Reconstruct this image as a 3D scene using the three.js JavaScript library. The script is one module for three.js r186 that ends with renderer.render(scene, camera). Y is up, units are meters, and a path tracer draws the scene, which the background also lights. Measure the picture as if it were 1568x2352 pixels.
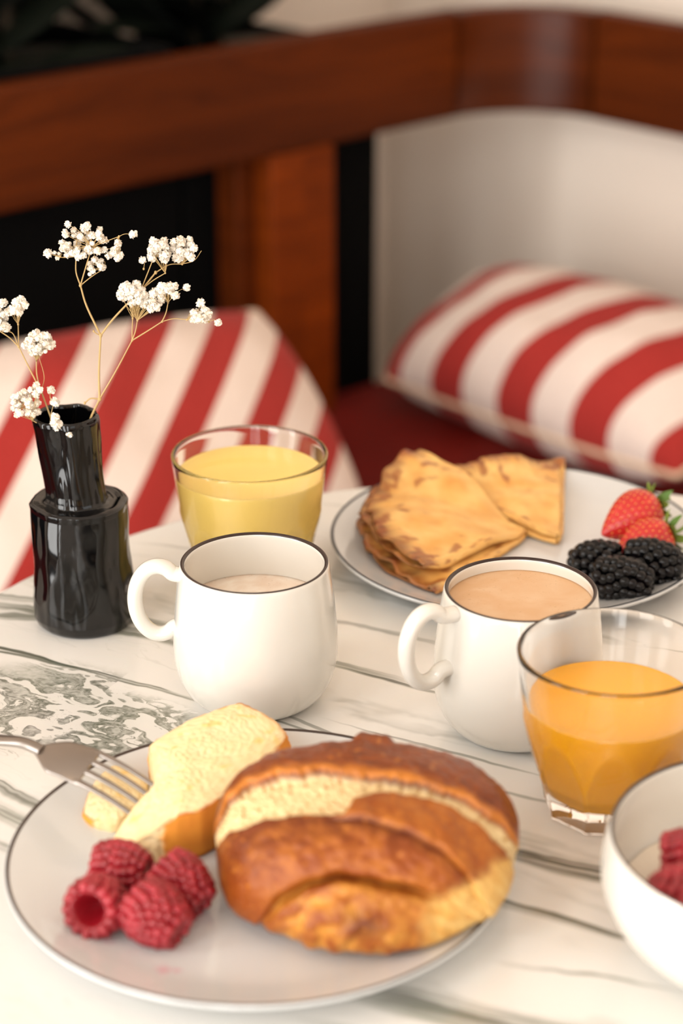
import * as THREE from 'three';
import { ImprovedNoise } from 'three/addons/math/ImprovedNoise.js';
import { RoundedBoxGeometry } from 'three/addons/geometries/RoundedBoxGeometry.js';
import { mergeGeometries, mergeVertices } from 'three/addons/utils/BufferGeometryUtils.js';
import { RectAreaLightUniformsLib } from 'three/addons/lights/RectAreaLightUniformsLib.js';

// ---------------------------------------------------------------- camera, sky, lights, exposure
const TT = 0.75;                                   // height of the table top
const scene = new THREE.Scene();
const renderer = new THREE.WebGLRenderer({ antialias: true });
renderer.toneMapping = THREE.LinearToneMapping;
renderer.toneMappingExposure = 1.0;
renderer.shadowMap.enabled = true;
const camera = new THREE.PerspectiveCamera(27.94, 1568 / 2352, 0.05, 40);
camera.position.set(0, TT + 0.56, 0);
camera.rotation.x = -THREE.MathUtils.degToRad(23.3);
camera.focus = 1.155;
camera.userData.fStop = 4.2;

const SKY = new THREE.Color(1.0, 0.982, 0.95);      // bright overcast sky outside the shop windows
scene.background = SKY.clone().multiplyScalar(1.0);
RectAreaLightUniformsLib.init();
// the room is turned against the camera: its frame has the bench corner as origin, X along the left bench, Z along the right bench
const TH = Math.atan2(0.6776, 0.7354), O = new THREE.Vector3(0.2286, 0, -2.6132);
const AX = new THREE.Vector3(Math.cos(TH), 0, -Math.sin(TH)), AZ = new THREE.Vector3(Math.sin(TH), 0, Math.cos(TH));
const W = (x, y, z) => O.clone().addScaledVector(AX, x).addScaledVector(AZ, z).setY(y);
const ROOM = { left: -0.35, right: 0.1, far: -2.9, near: 4.3, top: 2.9 };
const WINDOWS = [                                  // shop windows, near one added: wall, centre along it, sill, head, width
  { wall: 'far', at: 0.3, sill: 0.02, head: 2.6, width: 0.66 },
  { wall: 'far', at: 1.25, sill: 0.02, head: 2.6, width: 0.66 },
  { wall: 'far', at: 2.5, sill: 0.02, head: 2.6, width: 1.0 },
  { wall: 'near', at: -1.5, sill: 0.9, head: 2.6, width: 2.0 },  // unseen window behind the camera, added as a source of fill light
];
const DAY = { far: 8.1, near: 1.0 };
for (const w of WINDOWS) {                         // daylight of each window, just outside its glass; the near one is added fill
  const l = new THREE.RectAreaLight(SKY, DAY[w.wall], w.width, w.head - w.sill);
  const y = (w.sill + w.head) / 2;
  if (w.wall === 'far') { l.position.copy(W(ROOM.far - 0.2, y, w.at)); l.lookAt(W(ROOM.far + 5, y, w.at)); } else { l.position.copy(W(w.at, y, ROOM.near + 0.2)); l.lookAt(W(w.at, y, ROOM.near - 5)); }
  l.name = 'daylight';
  scene.add(l);
}

// ---------------------------------------------------------------- helpers
const V3 = (x, y, z) => new THREE.Vector3(x, y, z);
const lerp = THREE.MathUtils.lerp, clamp = THREE.MathUtils.clamp, smooth = THREE.MathUtils.smoothstep;
const sstep = (a, b, x) => { const t = clamp((x - a) / (b - a), 0, 1); return t * t * (3 - 2 * t); };
let seed = 7;
const rnd = () => { seed = (seed * 1664525 + 1013904223) >>> 0; return seed / 4294967296; };
const rr = (a, b) => a + (b - a) * rnd();
const PN = new ImprovedNoise();
const n3 = (x, y, z) => PN.noise(x + 31.7, y + 17.3, z + 5.1);
const fbm = (x, y, z, o = 4) => { let s = 0, a = 0.5; for (let i = 0; i < o; i++) { s += a * n3(x, y, z); x *= 2.03; y *= 2.03; z *= 2.03; a *= 0.5; } return s; };
const S = (r, g, b) => new THREE.Color().setRGB(r / 255, g / 255, b / 255, THREE.SRGBColorSpace);
const mixc = (a, b, t) => a.clone().lerp(b, clamp(t, 0, 1));
const used = {};
function numbered(n) { used[n] = (used[n] ?? -1) + 1; return used[n] ? `${n}_${String(used[n]).padStart(3, '0')}` : n; }
function shade(o) { o.traverse((m) => { if (m.isMesh) { m.castShadow = true; m.receiveShadow = true; } }); return o; }
function thing(name, label, category, p = V3(0, 0, 0), group) {
  const g = new THREE.Group(); g.name = numbered(name); g.position.copy(p); g.userData = { label, category };
  if (group) g.userData.group = group;
  scene.add(g); return g;
}
function part(name, geo, mat, parent, label) {
  const m = new THREE.Mesh(geo, mat); m.name = name; m.castShadow = m.receiveShadow = true;
  if (label) m.userData.label = label;
  parent.add(m); return m;
}
function struct(name, geo, mat) { const m = new THREE.Mesh(geo, mat); m.name = name; m.castShadow = m.receiveShadow = true; m.userData.kind = 'structure'; scene.add(m); return m; }
const phys = (o) => new THREE.MeshPhysicalMaterial(o);
const std = (o) => new THREE.MeshStandardMaterial(o);
// grid surface: fn(u, v) returns [Vector3, Color?]; wrapU joins the first column to the last
function surf(nu, nv, fn, { wrapU = false, flip = false, uv = null } = {}) {
  const pos = [], col = [], uvs = [], idx = [], cols = wrapU ? nu : nu + 1;
  for (let j = 0; j <= nv; j++) for (let i = 0; i < cols; i++) {
    const r = fn(i / nu, j / nv), p = r.isVector3 ? r : r[0];
    pos.push(p.x, p.y, p.z);
    if (!r.isVector3) col.push(r[1].r, r[1].g, r[1].b);
    if (uv) uvs.push(...uv(i / nu, j / nv, p));
  }
  for (let j = 0; j < nv; j++) for (let i = 0; i < nu; i++) {
    const a = j * cols + i, b = j * cols + (i + 1) % cols, c = a + cols, d = b + cols;
    if (flip) idx.push(a, c, b, b, c, d); else idx.push(a, b, c, b, d, c);
  }
  const g = new THREE.BufferGeometry();
  g.setAttribute('position', new THREE.Float32BufferAttribute(pos, 3));
  if (col.length) g.setAttribute('color', new THREE.Float32BufferAttribute(col, 3));
  if (uv) g.setAttribute('uv', new THREE.Float32BufferAttribute(uvs, 2));
  g.setIndex(idx); g.computeVertexNormals(); return g;
}
function lathe(points, seg = 96) { return new THREE.LatheGeometry(points.map(([r, y]) => new THREE.Vector2(Math.max(r, 0), y)), seg); }
// smooth a coarse profile of [r, y] into n points
function profile(pts, n = 60) { return new THREE.CatmullRomCurve3(pts.map(([r, y]) => V3(r, y, 0)), false, 'centripetal').getPoints(n).map((p) => [p.x, p.y]); }
// tube with a changing elliptical section: pts Vector3[], rad(t) -> [a, b], up vector for side a
function sweep(pts, rad, { seg = 40, sides = 12, up = V3(0, 1, 0), closed = false, caps = true } = {}) {
  const c = new THREE.CatmullRomCurve3(pts, closed, 'centripetal'), rows = [];
  for (let j = 0; j <= seg; j++) {
    const t = j / seg, p = c.getPoint(t), d = c.getTangent(t), side = V3().crossVectors(d, up).normalize(), nn = V3().crossVectors(side, d).normalize(), [a, b] = rad(t);
    rows.push((u) => p.clone().addScaledVector(side, Math.cos(u * Math.PI * 2) * a).addScaledVector(nn, Math.sin(u * Math.PI * 2) * b));
  }
  let k = 0; const g = surf(sides, seg, (u, v) => rows[Math.round(v * seg)](u), { wrapU: true, flip: true });
  if (caps && !closed) {
    const pos = [...g.attributes.position.array], idx = [...g.index.array];
    for (const [row, f] of [[0, 0], [seg, 1]]) {
      const q = c.getPoint(row / seg), m = pos.length / 3; pos.push(q.x, q.y, q.z);
      for (let i = 0; i < sides; i++) { const a = row * sides + i, b = row * sides + (i + 1) % sides; if (f) idx.push(m, b, a); else idx.push(m, a, b); }
    }
    const h = new THREE.BufferGeometry(); h.setAttribute('position', new THREE.Float32BufferAttribute(pos, 3)); h.setIndex(idx); h.computeVertexNormals(); return h;
  }
  return g;
}
function strip(g) { for (const k of Object.keys(g.attributes)) if (k !== 'position') g.deleteAttribute(k); return g; }
function merge(list) { const a = list.map((g) => { const h = strip(g.clone()); return h.index ? h : mergeVertices(h); }); const m = mergeGeometries(a); m.computeVertexNormals(); return m; }
// data texture from fn(x, y) -> [r, g, b] as sRGB 0..1
function texture(w, h, fn, srgb = true) {
  const d = new Uint8Array(w * h * 4);
  for (let y = 0; y < h; y++) for (let x = 0; x < w; x++) { const c = fn(x / w, y / h), k = (y * w + x) * 4; d[k] = clamp(c[0], 0, 1) * 255; d[k + 1] = clamp(c[1], 0, 1) * 255; d[k + 2] = clamp(c[2], 0, 1) * 255; d[k + 3] = 255; }
  const t = new THREE.DataTexture(d, w, h); t.magFilter = THREE.LinearFilter; t.minFilter = THREE.LinearMipmapLinearFilter; t.generateMipmaps = true; t.wrapS = t.wrapT = THREE.RepeatWrapping;
  if (srgb) t.colorSpace = THREE.SRGBColorSpace; t.needsUpdate = true; return t;
}
// fast value noise for the large textures
const HASH = new Float32Array(65536); { let s = 12345; for (let i = 0; i < 65536; i++) { s = (s * 1103515245 + 12345) & 0x7fffffff; HASH[i] = s / 0x7fffffff; } }
function vn(x, y) {
  const xi = Math.floor(x), yi = Math.floor(y); let fx = x - xi, fy = y - yi; fx = fx * fx * (3 - 2 * fx); fy = fy * fy * (3 - 2 * fy);
  const a = (xi & 255), b = ((xi + 1) & 255), c = (yi & 255) << 8, d = ((yi + 1) & 255) << 8;
  return lerp(lerp(HASH[a | c], HASH[b | c], fx), lerp(HASH[a | d], HASH[b | d], fx), fy);
}
const vfbm = (x, y, o) => { let s = 0, a = 0.5; for (let i = 0; i < o; i++) { s += a * vn(x, y); x = x * 2.07 + 11.3; y = y * 2.07 + 4.7; a *= 0.5; } return s / (1 - Math.pow(0.5, o)); };

// ---------------------------------------------------------------- materials
const plaster = std({ color: S(244, 231, 217), roughness: 0.92 });
const ceilingPaint = std({ color: S(236, 230, 222), roughness: 0.95 });
const M = {
  porcelain: phys({ color: S(221, 217, 208), roughness: 0.16, clearcoat: 0.5, clearcoatRoughness: 0.05 }),
  plateWhite: phys({ color: S(212, 214, 215), roughness: 0.16, clearcoat: 0.5, clearcoatRoughness: 0.05 }),
  darkRim: phys({ color: S(44, 26, 20), roughness: 0.3 }),
  blueRim: phys({ color: S(24, 34, 44), roughness: 0.3 }),
  brownRim: phys({ color: S(62, 48, 41), roughness: 0.3 }),
  glass: phys({ color: 0xffffff, roughness: 0.0, transmission: 1, thickness: 0.004, ior: 1.36 }),
  blackGlaze: phys({ color: S(5, 5, 6), roughness: 0.08 }),
  steel: std({ color: S(152, 144, 138), metalness: 1, roughness: 0.3 }),
  blackPaint: phys({ specularIntensity: 0.25, color: S(3, 3, 3), roughness: 0.9 }),
};

// ---------------------------------------------------------------- the room
function placeRoom(o, x, y, z) { o.position.copy(W(x, y, z)); o.rotation.y = TH; return o; }
{
  const { left, right, far, near, top } = ROOM, T = 0.14;
  const floorMap = texture(512, 512, (x, y) => { const p = Math.floor(x * 8), k = vn(p * 7.3, 3) * 0.25 + 0.15 * vfbm(x * 60, y * 6, 3); return [0.3 + k * 0.4, 0.2 + k * 0.32, 0.13 + k * 0.24]; });
  floorMap.repeat.set(3, 3);
  placeRoom(struct('floor', new THREE.BoxGeometry(right - far + 2 * T, T, near - left + 2 * T), std({ map: floorMap, roughness: 0.6 })), (right + far) / 2, -T / 2, (left + near) / 2);
  placeRoom(struct('ceiling', new THREE.BoxGeometry(right - far + 2 * T, T, near - left + 2 * T), ceilingPaint), (right + far) / 2, top + T / 2, (left + near) / 2);
  placeRoom(struct('wall_left', new THREE.BoxGeometry(right - far + 2 * T, top, T), plaster), (right + far) / 2, top / 2, left - T / 2);
  placeRoom(struct('wall_right', new THREE.BoxGeometry(T, top, near - left), plaster), right + T / 2, top / 2, (left + near) / 2);
  const holed = (len, wins, toLocal) => {          // a wall with window openings, in its own plane
    const s = new THREE.Shape([[0, 0], [len, 0], [len, top], [0, top]].map(([a, b]) => new THREE.Vector2(a, b)));
    for (const w of wins) { const c = toLocal(w.at), h = w.width / 2; s.holes.push(new THREE.Path([[c - h, w.sill], [c - h, w.head], [c + h, w.head], [c + h, w.sill]].map(([a, b]) => new THREE.Vector2(a, b)))); }
    return new THREE.ExtrudeGeometry(s, { depth: T, bevelEnabled: false });
  };
  const wf = struct('wall_far', holed(near - left, WINDOWS.filter((w) => w.wall === 'far'), (z) => near - z), plaster);
  wf.position.copy(W(far - T, 0, near)); wf.rotation.y = TH + Math.PI / 2;                 // its x runs along -Z of the room, its depth along +X
  const wn = struct('wall_near', holed(right - far, WINDOWS.filter((w) => w.wall === 'near'), (x) => x - far), plaster);
  wn.position.copy(W(far, 0, near)); wn.rotation.y = TH;
  WINDOWS.forEach((w, i) => {
    const g = new THREE.Group(); g.name = `window_${i + 1}`; g.userData.kind = 'structure'; scene.add(g);
    if (w.wall === 'far') { g.position.copy(W(far - T / 2, 0, w.at)); g.rotation.y = TH + Math.PI / 2; } else { g.position.copy(W(w.at, 0, near + T / 2)); g.rotation.y = TH; }
    const hh = w.head - w.sill, bars = [], n = w.width > 1.5 ? 3 : w.width > 0.8 ? 2 : 1, fr = 0.06;
    const bx = (x, y, a, b) => { const q = new RoundedBoxGeometry(a, b, 0.06, 1, 0.006); q.translate(x, y, 0); bars.push(q); };
    bx(0, w.sill + fr / 2, w.width, fr); bx(0, w.head - fr / 2, w.width, fr); bx(0, w.sill + hh * 0.74, w.width, fr);
    for (let k = 0; k <= n; k++) bx(-w.width / 2 + fr / 2 + (w.width - fr) * k / n, w.sill + hh / 2, fr, hh);
    part('window_frame', merge(bars), std({ color: S(38, 30, 26), roughness: 0.5 }), g);
    const pane = new THREE.BoxGeometry((w.width - fr) / n - fr, 1, 0.004), pm = phys({ color: 0xffffff, roughness: 0, transmission: 1, thickness: 0 });
    for (let k = 0; k < n; k++) for (const [y0, y1] of [[w.sill + fr, w.sill + hh * 0.74 - fr / 2], [w.sill + hh * 0.74 + fr / 2, w.head - fr]]) {
      const q = part('pane', pane, pm, g); q.scale.y = y1 - y0; q.position.set(-w.width / 2 + fr / 2 + (w.width - fr) * (k + 0.5) / n, (y0 + y1) / 2, 0);
    }
  });
}

// ---------------------------------------------------------------- corner bench
const woodMap = texture(1024, 512, (x, y) => {
  const w = vfbm(x * 3, y * 9, 4), s = vfbm(x * 5, y * 70 + w * 14, 4), b = vfbm(x * 2.2 + 9, y * 5, 3), k = 0.42 * s + 0.4 * b + 0.18 * w;
  return [0.19 + k * 0.29, 0.06 + k * 0.15, 0.006 + k * 0.028];
});
const wood = phys({ map: woodMap, roughness: 0.55, specularIntensity: 0.2 });
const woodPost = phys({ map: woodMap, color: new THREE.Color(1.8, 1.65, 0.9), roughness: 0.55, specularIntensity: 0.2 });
const woodGloss = phys({ map: woodMap, roughness: 0.34, specularIntensity: 0.5 });
const leather = phys({ map: texture(512, 512, (x, y) => { const k = vfbm(x * 40, y * 40, 3) * 0.06 + vfbm(x * 5, y * 5, 3) * 0.05; return [0.36 + k, 0.05 + k * 0.4, 0.025 + k * 0.3]; }), roughness: 0.7, specularIntensity: 0.4 });
{
  const b = thing('corner_bench', 'dark red upholstered corner bench with a curved mahogany back rail', 'bench', W(0, 0, 0)); b.rotation.y = TH;
  const uvBox = (g, sx, sy) => { const p = g.attributes.position, u = g.attributes.uv, n = g.attributes.normal; for (let i = 0; i < p.count; i++) { const ax = Math.abs(n.getX(i)), az = Math.abs(n.getZ(i)); u.setXY(i, (ax > az ? p.getZ(i) : p.getX(i)) * sx, (Math.abs(n.getY(i)) > 0.7 ? p.getZ(i) : p.getY(i)) * sy); } return g; };
  const box = (a, h, d, x, y, z, r = 0.006) => { const g = new RoundedBoxGeometry(a, h, d, 3, r); g.translate(x, y, z); return uvBox(g, 1.1, 2.2); };
  const y0 = TT, y1 = TT + 0.129, R = 0.115, th = 0.034;
  const rl = 2.4, ll = 1.85;
  part('back_rail', box(ll - R, y1 - y0, th, -R - (ll - R) / 2, (y0 + y1) / 2, -th / 2), wood, b);
  part('back_rail', box(th, y1 - y0, rl - R, th / 2, (y0 + y1) / 2, R + (rl - R) / 2), wood, b);
  {                                                // curved corner piece, its section rounded like the rails
    const sec = []; const hh = (y1 - y0) / 2, r = 0.006;
    for (const [cx, cy, a0] of [[th / 2 - r, hh - r, 0], [-th / 2 + r, hh - r, 1], [-th / 2 + r, -hh + r, 2], [th / 2 - r, -hh + r, 3]]) for (let k = 0; k <= 4; k++) { const a = (a0 + k / 4) * Math.PI / 2; sec.push([cx + r * Math.cos(a), cy + r * Math.sin(a)]); }
    const g = surf(sec.length, 32, (u, v) => {
      const [q, yy] = sec[Math.round(u * sec.length) % sec.length], a = v * Math.PI / 2, rad = R + th / 2 + q;       // centre of the arc at (-R, R)
      return V3(-R + rad * Math.sin(a), (y0 + y1) / 2 + yy, R - rad * Math.cos(a));
    }, { wrapU: true, uv: (u, v, p) => [0.3 + v * 0.18, p.y * 2.2] });
    part('corner_rail', g, woodGloss, b, 'glossy curved corner piece of the back rail');
  }
  for (const x of [-0.37, -1.35]) {
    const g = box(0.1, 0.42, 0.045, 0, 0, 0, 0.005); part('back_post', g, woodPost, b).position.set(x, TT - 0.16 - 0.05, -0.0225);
    part('back_post', box(0.03, 0.42, 0.04, 0, 0, 0, 0.004), wood, b).position.set(x - 0.062, TT - 0.21, -0.05);
  }
  part('back_post', box(0.045, 0.42, 0.1, 0, 0, 0, 0.005), wood, b).position.set(0.0225, TT - 0.21, 1.5);
  const sh = TT - 0.335, seat = (a, d, x, z) => { const g = new RoundedBoxGeometry(a, 0.1, d, 5, 0.022); g.translate(x, sh - 0.05, z); const p = g.attributes.position, u = g.attributes.uv; for (let i = 0; i < p.count; i++) u.setXY(i, p.getX(i) * 2, p.getZ(i) * 2 + p.getY(i) * 2); return g; };
  part('seat', seat(1.83, 0.56, -1.85 + 0.915, 0.22), leather, b);
  part('seat', seat(0.54, 1.85, -0.255, 0.5 + 0.93), leather, b);
  part('base', box(1.79, sh - 0.1, 0.48, -0.945, (sh - 0.1) / 2, 0.2), wood, b);
  part('base', box(0.46, sh - 0.1, 1.86, -0.25, (sh - 0.1) / 2, 1.4), wood, b);
}
// planters behind the left back rest, with dark plants
{
  const mk = (name, label, w, d, top, x, z) => {
    const t = thing(name, label, 'planter', W(x, 0, z)); t.rotation.y = TH;
    const wall = 0.02, g = [];
    for (const [a, c, dx, dz] of [[w, wall, 0, d / 2 - wall / 2], [w, wall, 0, -d / 2 + wall / 2], [wall, d - 2 * wall, w / 2 - wall / 2, 0], [wall, d - 2 * wall, -w / 2 + wall / 2, 0]]) { const q = new RoundedBoxGeometry(a, top, c, 2, 0.004); q.translate(dx, top / 2, dz); g.push(q); }
    part('box', merge(g), M.blackPaint, t);
    const so = new THREE.BoxGeometry(w - 2 * wall, 0.04, d - 2 * wall, 30, 1, 8), p = so.attributes.position;
    for (let i = 0; i < p.count; i++) if (p.getY(i) > 0) p.setY(i, p.getY(i) + 0.012 * n3(p.getX(i) * 30, 2, p.getZ(i) * 30));
    so.computeVertexNormals(); part('soil', so, std({ color: S(22, 16, 12), roughness: 1 }), t).position.y = top - 0.06;
  };
  mk('planter_box', 'long low black planter box behind the bench post', 0.31, 0.25, TT + 0.088, -0.335, -0.2);
  mk('planter_box', 'taller black planter box at the far left behind the rail', 1.38, 0.25, TT + 0.126, -1.185, -0.2);
  const leafGeo = (len, wid, bend) => surf(6, 14, (u, v) => { const k = wid * Math.pow(Math.sin(Math.PI * Math.min(1, v * 0.96 + 0.04)), 0.8) * (u - 0.5) * 2; return V3(k, len * v - bend * v * v * 0.3, bend * v * v + Math.abs(k) * 0.3); });
  const leafMat = [S(10, 17, 8), S(14, 22, 11), S(8, 12, 7)].map((c) => phys({ color: c, roughness: 0.5, side: THREE.DoubleSide }));
  const leaves = [[0.3, 0.075, 0.1], [0.26, 0.085, 0.16], [0.34, 0.065, 0.05]].map((a) => leafGeo(...a));
  const plant = (label, spots, base, x, z) => {
    const t = thing('potted_plant', label, 'plant', W(x, base, z)); t.rotation.y = TH;
    for (const [dx, dz] of spots) {
      const h = rr(0.16, 0.3), lean = rr(-0.05, 0.05);
      part('stem', sweep([V3(dx, 0, dz), V3(dx + lean, h, dz + rr(-0.02, 0.02)), V3(dx + lean * 2.2, h * 2.2, dz)], (q) => [0.007 * (1 - 0.6 * q), 0.007 * (1 - 0.6 * q)], { seg: 12, sides: 7, up: V3(0, 0, 1) }), std({ color: S(46, 36, 20), roughness: 0.8 }), t);
      for (let k = 0; k < 20; k++) {
        const f = k / 19, m = part('leaf', leaves[k % 3], leafMat[k % 3], t); m.position.set(dx + lean * 2 * f, h * 2 * f, dz);
        m.rotation.set(0, (k % 2 ? 1 : -1) * rr(1.2, 1.9), 0); m.rotateX(0.3 + 0.5 * (1 - f)); m.scale.setScalar(0.42 + 0.26 * (1 - f));
      }
    }
  };
  plant('dark bushy plant rising from the low planter beside the bright wall', [[0.02, 0], [0.045, 0.02], [0.065, -0.03], [0.095, 0.02], [0.125, -0.01]], TT + 0.02, -0.44, -0.2);
  plant('dark plant with a brownish stem at the far upper left', [[0.32, 0.03], [0.29, -0.02], [0.26, 0.03], [0.23, -0.03], [0.15, 0.03], [0.2, 0], [0.1, -0.02], [-0.02, 0.02], [-0.2, 0]], TT + 0.06, -0.98, -0.2);
}

// ---------------------------------------------------------------- striped cushions
const stripeMap = texture(512, 256, (x, y) => {
  const weave = 0.5 + 0.5 * Math.sin(x * 512 * 0.8) * Math.sin(y * 256 * 0.8), k = vfbm(x * 40, y * 40, 3) * 0.05 + weave * 0.02;
  const red = sstep(0.252, 0.258, x) * (1 - sstep(0.748, 0.754, x));
  return [lerp(0.86, 0.6, red) + k, lerp(0.79, 0.125, red) + k, lerp(0.745, 0.1, red) + k];
});
const stripeCloth = phys({ map: stripeMap, roughness: 0.95, sheen: 0.25, sheenRoughness: 0.7, sheenColor: S(240, 220, 210) });
const pipingCloth = std({ color: S(222, 194, 164), roughness: 0.95 });
function cushion(label, pos, rot, w, d, t, angle, off, P, spin) {
  const g = thing('striped_cushion', label, 'cushion', pos, 'striped cushions'); delete g.userData.group; g.rotation.set(...rot, 'YXZ');
  const edge = (u, v) => { const k = 0.055; return V3(u * w / 2 * (1 - k * (1 - v * v)) * (1 - 0.1 * u * u * v * v), 0, v * d / 2 * (1 - k * (1 - u * u)) * (1 - 0.1 * u * u * v * v)).applyAxisAngle(V3(0, 1, 0), spin); };
  const ca = Math.cos(angle), sa = Math.sin(angle);
  const side = (sgn) => surf(48, 48, (a, b) => {
    const u = Math.sin((a - 0.5) * Math.PI), v = Math.sin((b - 0.5) * Math.PI), p = edge(u, v);
    const th = t / 2 * Math.pow(1 - u * u, 0.42) * Math.pow(1 - v * v, 0.42);
    p.y = sgn * (th + 0.006 * th / t * 8 * fbm(p.x * 7, sgn * 3, p.z * 7, 3)); return p;
  }, { flip: sgn > 0, uv: (a, b, p) => { const x = p.x + 0, z = p.z; return [(x * ca + z * sa + off) / P, (-x * sa + z * ca) / P]; } });
  part('cover', side(1), stripeCloth, g); part('cover', side(-1), stripeCloth, g);
  const ring = []; for (let k = 0; k < 80; k++) { const a = k / 80 * 8, s = Math.floor(a / 2), f = a - 2 * s - 1; ring.push(s === 0 ? edge(f, -1) : s === 1 ? edge(1, f) : s === 2 ? edge(-f, 1) : edge(-1, -f)); }
  part('piping', sweep(ring, () => [0.0036, 0.0036], { seg: 160, sides: 7, closed: true }), pipingCloth, g, 'tan piping along the seam');
  return g;
}
{
  cushion('red and white striped cushion propped against the wooden post', W(-0.785, TT - 0.212, 0.2), [0.70, TH - 0.06, 0.0], 0.5, 0.31, 0.15, 0.85, 0.004, 0.072, -0.06);
  cushion('red and white striped cushion lying against the pale wall', W(-0.168, TT - 0.247, 0.262), [0.0, TH, 0.42], 0.245, 0.5, 0.18, 1.982, 0.006, 0.1, 0.02);
}

// ---------------------------------------------------------------- marble table
const TC = V3(0.105, TT, -0.984), TR = 0.375;
{
  const seg = [                                    // hand-placed veins: x0, z0, x1, z1, width, darkness, waviness (table metres)
    [-0.2133, -1.15, -0.09, -1.098, 0.0042, 0.6, 1], [-0.24, -1.175, -0.1, -1.118, 0.0035, 0.55, 1], [-0.23, -1.138, -0.12, -1.125, 0.003, 0.5, 1],
    [-0.2233, -1.104, -0.0877, -1.0348, 0.0014, 0.75, 0.6], [-0.2233, -1.098, -0.14, -1.062, 0.001, 0.6, 0.6], [-0.0877, -1.0348, 0.03, -0.97, 0.0007, 0.35, 0.6],
    [-0.0036, -1.0721, 0.0549, -1.0389, 0.0013, 0.75, 0.4], [-0.02, -1.0855, 0.03, -1.058, 0.0022, 0.4, 0.5], [0.0549, -1.0389, 0.14, -1.0, 0.001, 0.3, 0.5],
    [-0.0327, -1.0144, 0.0062, -0.985, 0.0012, 0.35, 0.5], [0.01, -1.0, 0.1, -0.95, 0.0008, 0.35, 0.5], [0.03, -0.955, 0.12, -0.915, 0.001, 0.28, 0.5],
    [0.05, -0.887, 0.15, -0.845, 0.0062, 0.72, 0.7], [0.06, -0.84, 0.14, -0.797, 0.0024, 0.75, 0.5], [0.0166, -0.758, 0.12, -0.722, 0.006, 0.55, 0.8], [0.0, -0.735, 0.06, -0.72, 0.003, 0.4, 0.8],
    [-0.2, -0.953, -0.14, -0.905, 0.003, 0.55, 1], [-0.19, -0.925, -0.13, -0.875, 0.0045, 0.4, 1], [-0.18, -0.885, -0.12, -0.845, 0.003, 0.35, 1], [0.16, -0.9, 0.24, -0.86, 0.003, 0.4, 0.7],
    [0.09, -0.778, 0.135, -0.765, 0.0012, 0.4, 0.7], [-0.01, -1.2, 0.07, -1.14, 0.002, 0.22, 0.8], [-0.02, -1.14, 0.06, -1.1, 0.0018, 0.3, 0.8], [0.2, -1.09, 0.3, -1.05, 0.002, 0.3, 0.8],
    [-0.12, -1.24, 0.0, -1.2, 0.0025, 0.22, 0.8], [-0.21, -1.2, -0.17, -1.19, 0.002, 0.3, 1], [0.0, -1.31, 0.06, -1.29, 0.002, 0.2, 1],
  ].map(([a, b, c, d, w, k, q]) => { const dx = c - a, dz = d - b, l = Math.hypot(dx, dz); return { a, b, dx: dx / l, dz: dz / l, l, w, k, q }; });
  const N = 2048;
  const map = texture(N, N, (tx, ty) => {
    const x = TC.x + (tx - 0.5) * 2 * TR, z = TC.z + (ty - 0.5) * 2 * TR;
    const w1 = vfbm(x * 26 + 3, z * 26, 4) - 0.5, w2 = vfbm(x * 22 + 50, z * 22 + 8, 3) - 0.5, wl = vn(x * 7 + 9, z * 7) - 0.5, w3 = vfbm(x * 48 + 20, z * 48 + 31, 3) - 0.5;
    const fu = x * 0.89 + z * 0.454, fv = -x * 0.454 + z * 0.89;
    // the swirled cluster at the left: the bands fold back on themselves there
    const cu = (x + 0.15) * 0.89 + (z + 1.012) * 0.454, cv = -(x + 0.15) * 0.454 + (z + 1.012) * 0.89;
    const cl = 1 - sstep(0.68, 1.1, Math.hypot(cu / 0.106, cv / (cu > 0 ? 0.04 : 0.056)) + w1 * 0.35);
    let dark = 0;
    if (cl > 0) {                                  // folded flow: noise bent twice by noise
      const px = fu * 20 + 4, py = fv * 36, q1 = vfbm(px, py, 4) - 0.5, q2 = vfbm(px + 31, py + 12, 4) - 0.5, X = px + 5.5 * q1, Y = py + 6.5 * q2, r1 = vfbm(X + 7, Y + 3, 3) - 0.5;
      const f = vfbm(X * 0.9 + 2.6 * r1, Y * 1.25 + 3 * r1, 5), f2 = vfbm(X * 1.6 + 40, Y * 2.4 + 2 * r1, 4), grain = vfbm(x * 420, z * 520, 3);
      const body = sstep(0.47, 0.55, f) * (1 - 0.55 * sstep(0.56, 0.68, f)), fil = (1 - sstep(0, 0.014, Math.abs(f - 0.5))) * sstep(0.4, 0.62, vn(px * 5, py * 4)), fil2 = (1 - sstep(0, 0.01, Math.abs(f2 - 0.52))) * sstep(0.5, 0.7, vn(px * 3 + 9, py * 3));
      dark = cl * clamp(0.07 + body * (0.25 + 0.65 * grain) + 0.4 * fil * (0.4 + grain) + 0.32 * fil2, 0, 0.95);
    }
    for (const s of seg) {
      const px = x - s.a, pz = z - s.b, t = px * s.dx + pz * s.dz; if (t < -0.03 || t > s.l + 0.03) continue;
      let e = -px * s.dz + pz * s.dx; if (Math.abs(e) > s.w * 4 + 0.014) continue;
      e += (w1 * 0.012 + wl * 0.008 + w3 * 0.0022) * s.q;
      const fade = sstep(-0.03, 0.025, t) * (1 - sstep(s.l - 0.03, s.l + 0.03, t)), str = vfbm(t * 18 + s.a * 90, e * 520, 3);
      const wid = s.w * (0.6 + 0.8 * vn(t * 26 + 4, s.b * 50)), core = 1 - sstep(wid * 0.2, wid * 1.7, Math.abs(e));
      const line = (1 - sstep(0.0001, 0.0008, Math.abs(e + wid * 0.8))) * sstep(0.3, 0.6, vn(t * 60, 3)) * 0.6;
      dark = Math.max(dark, s.k * fade * clamp(core * (0.45 + 1.1 * sstep(0.3, 0.7, str)) + line, 0, 1.25));
    }
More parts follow.
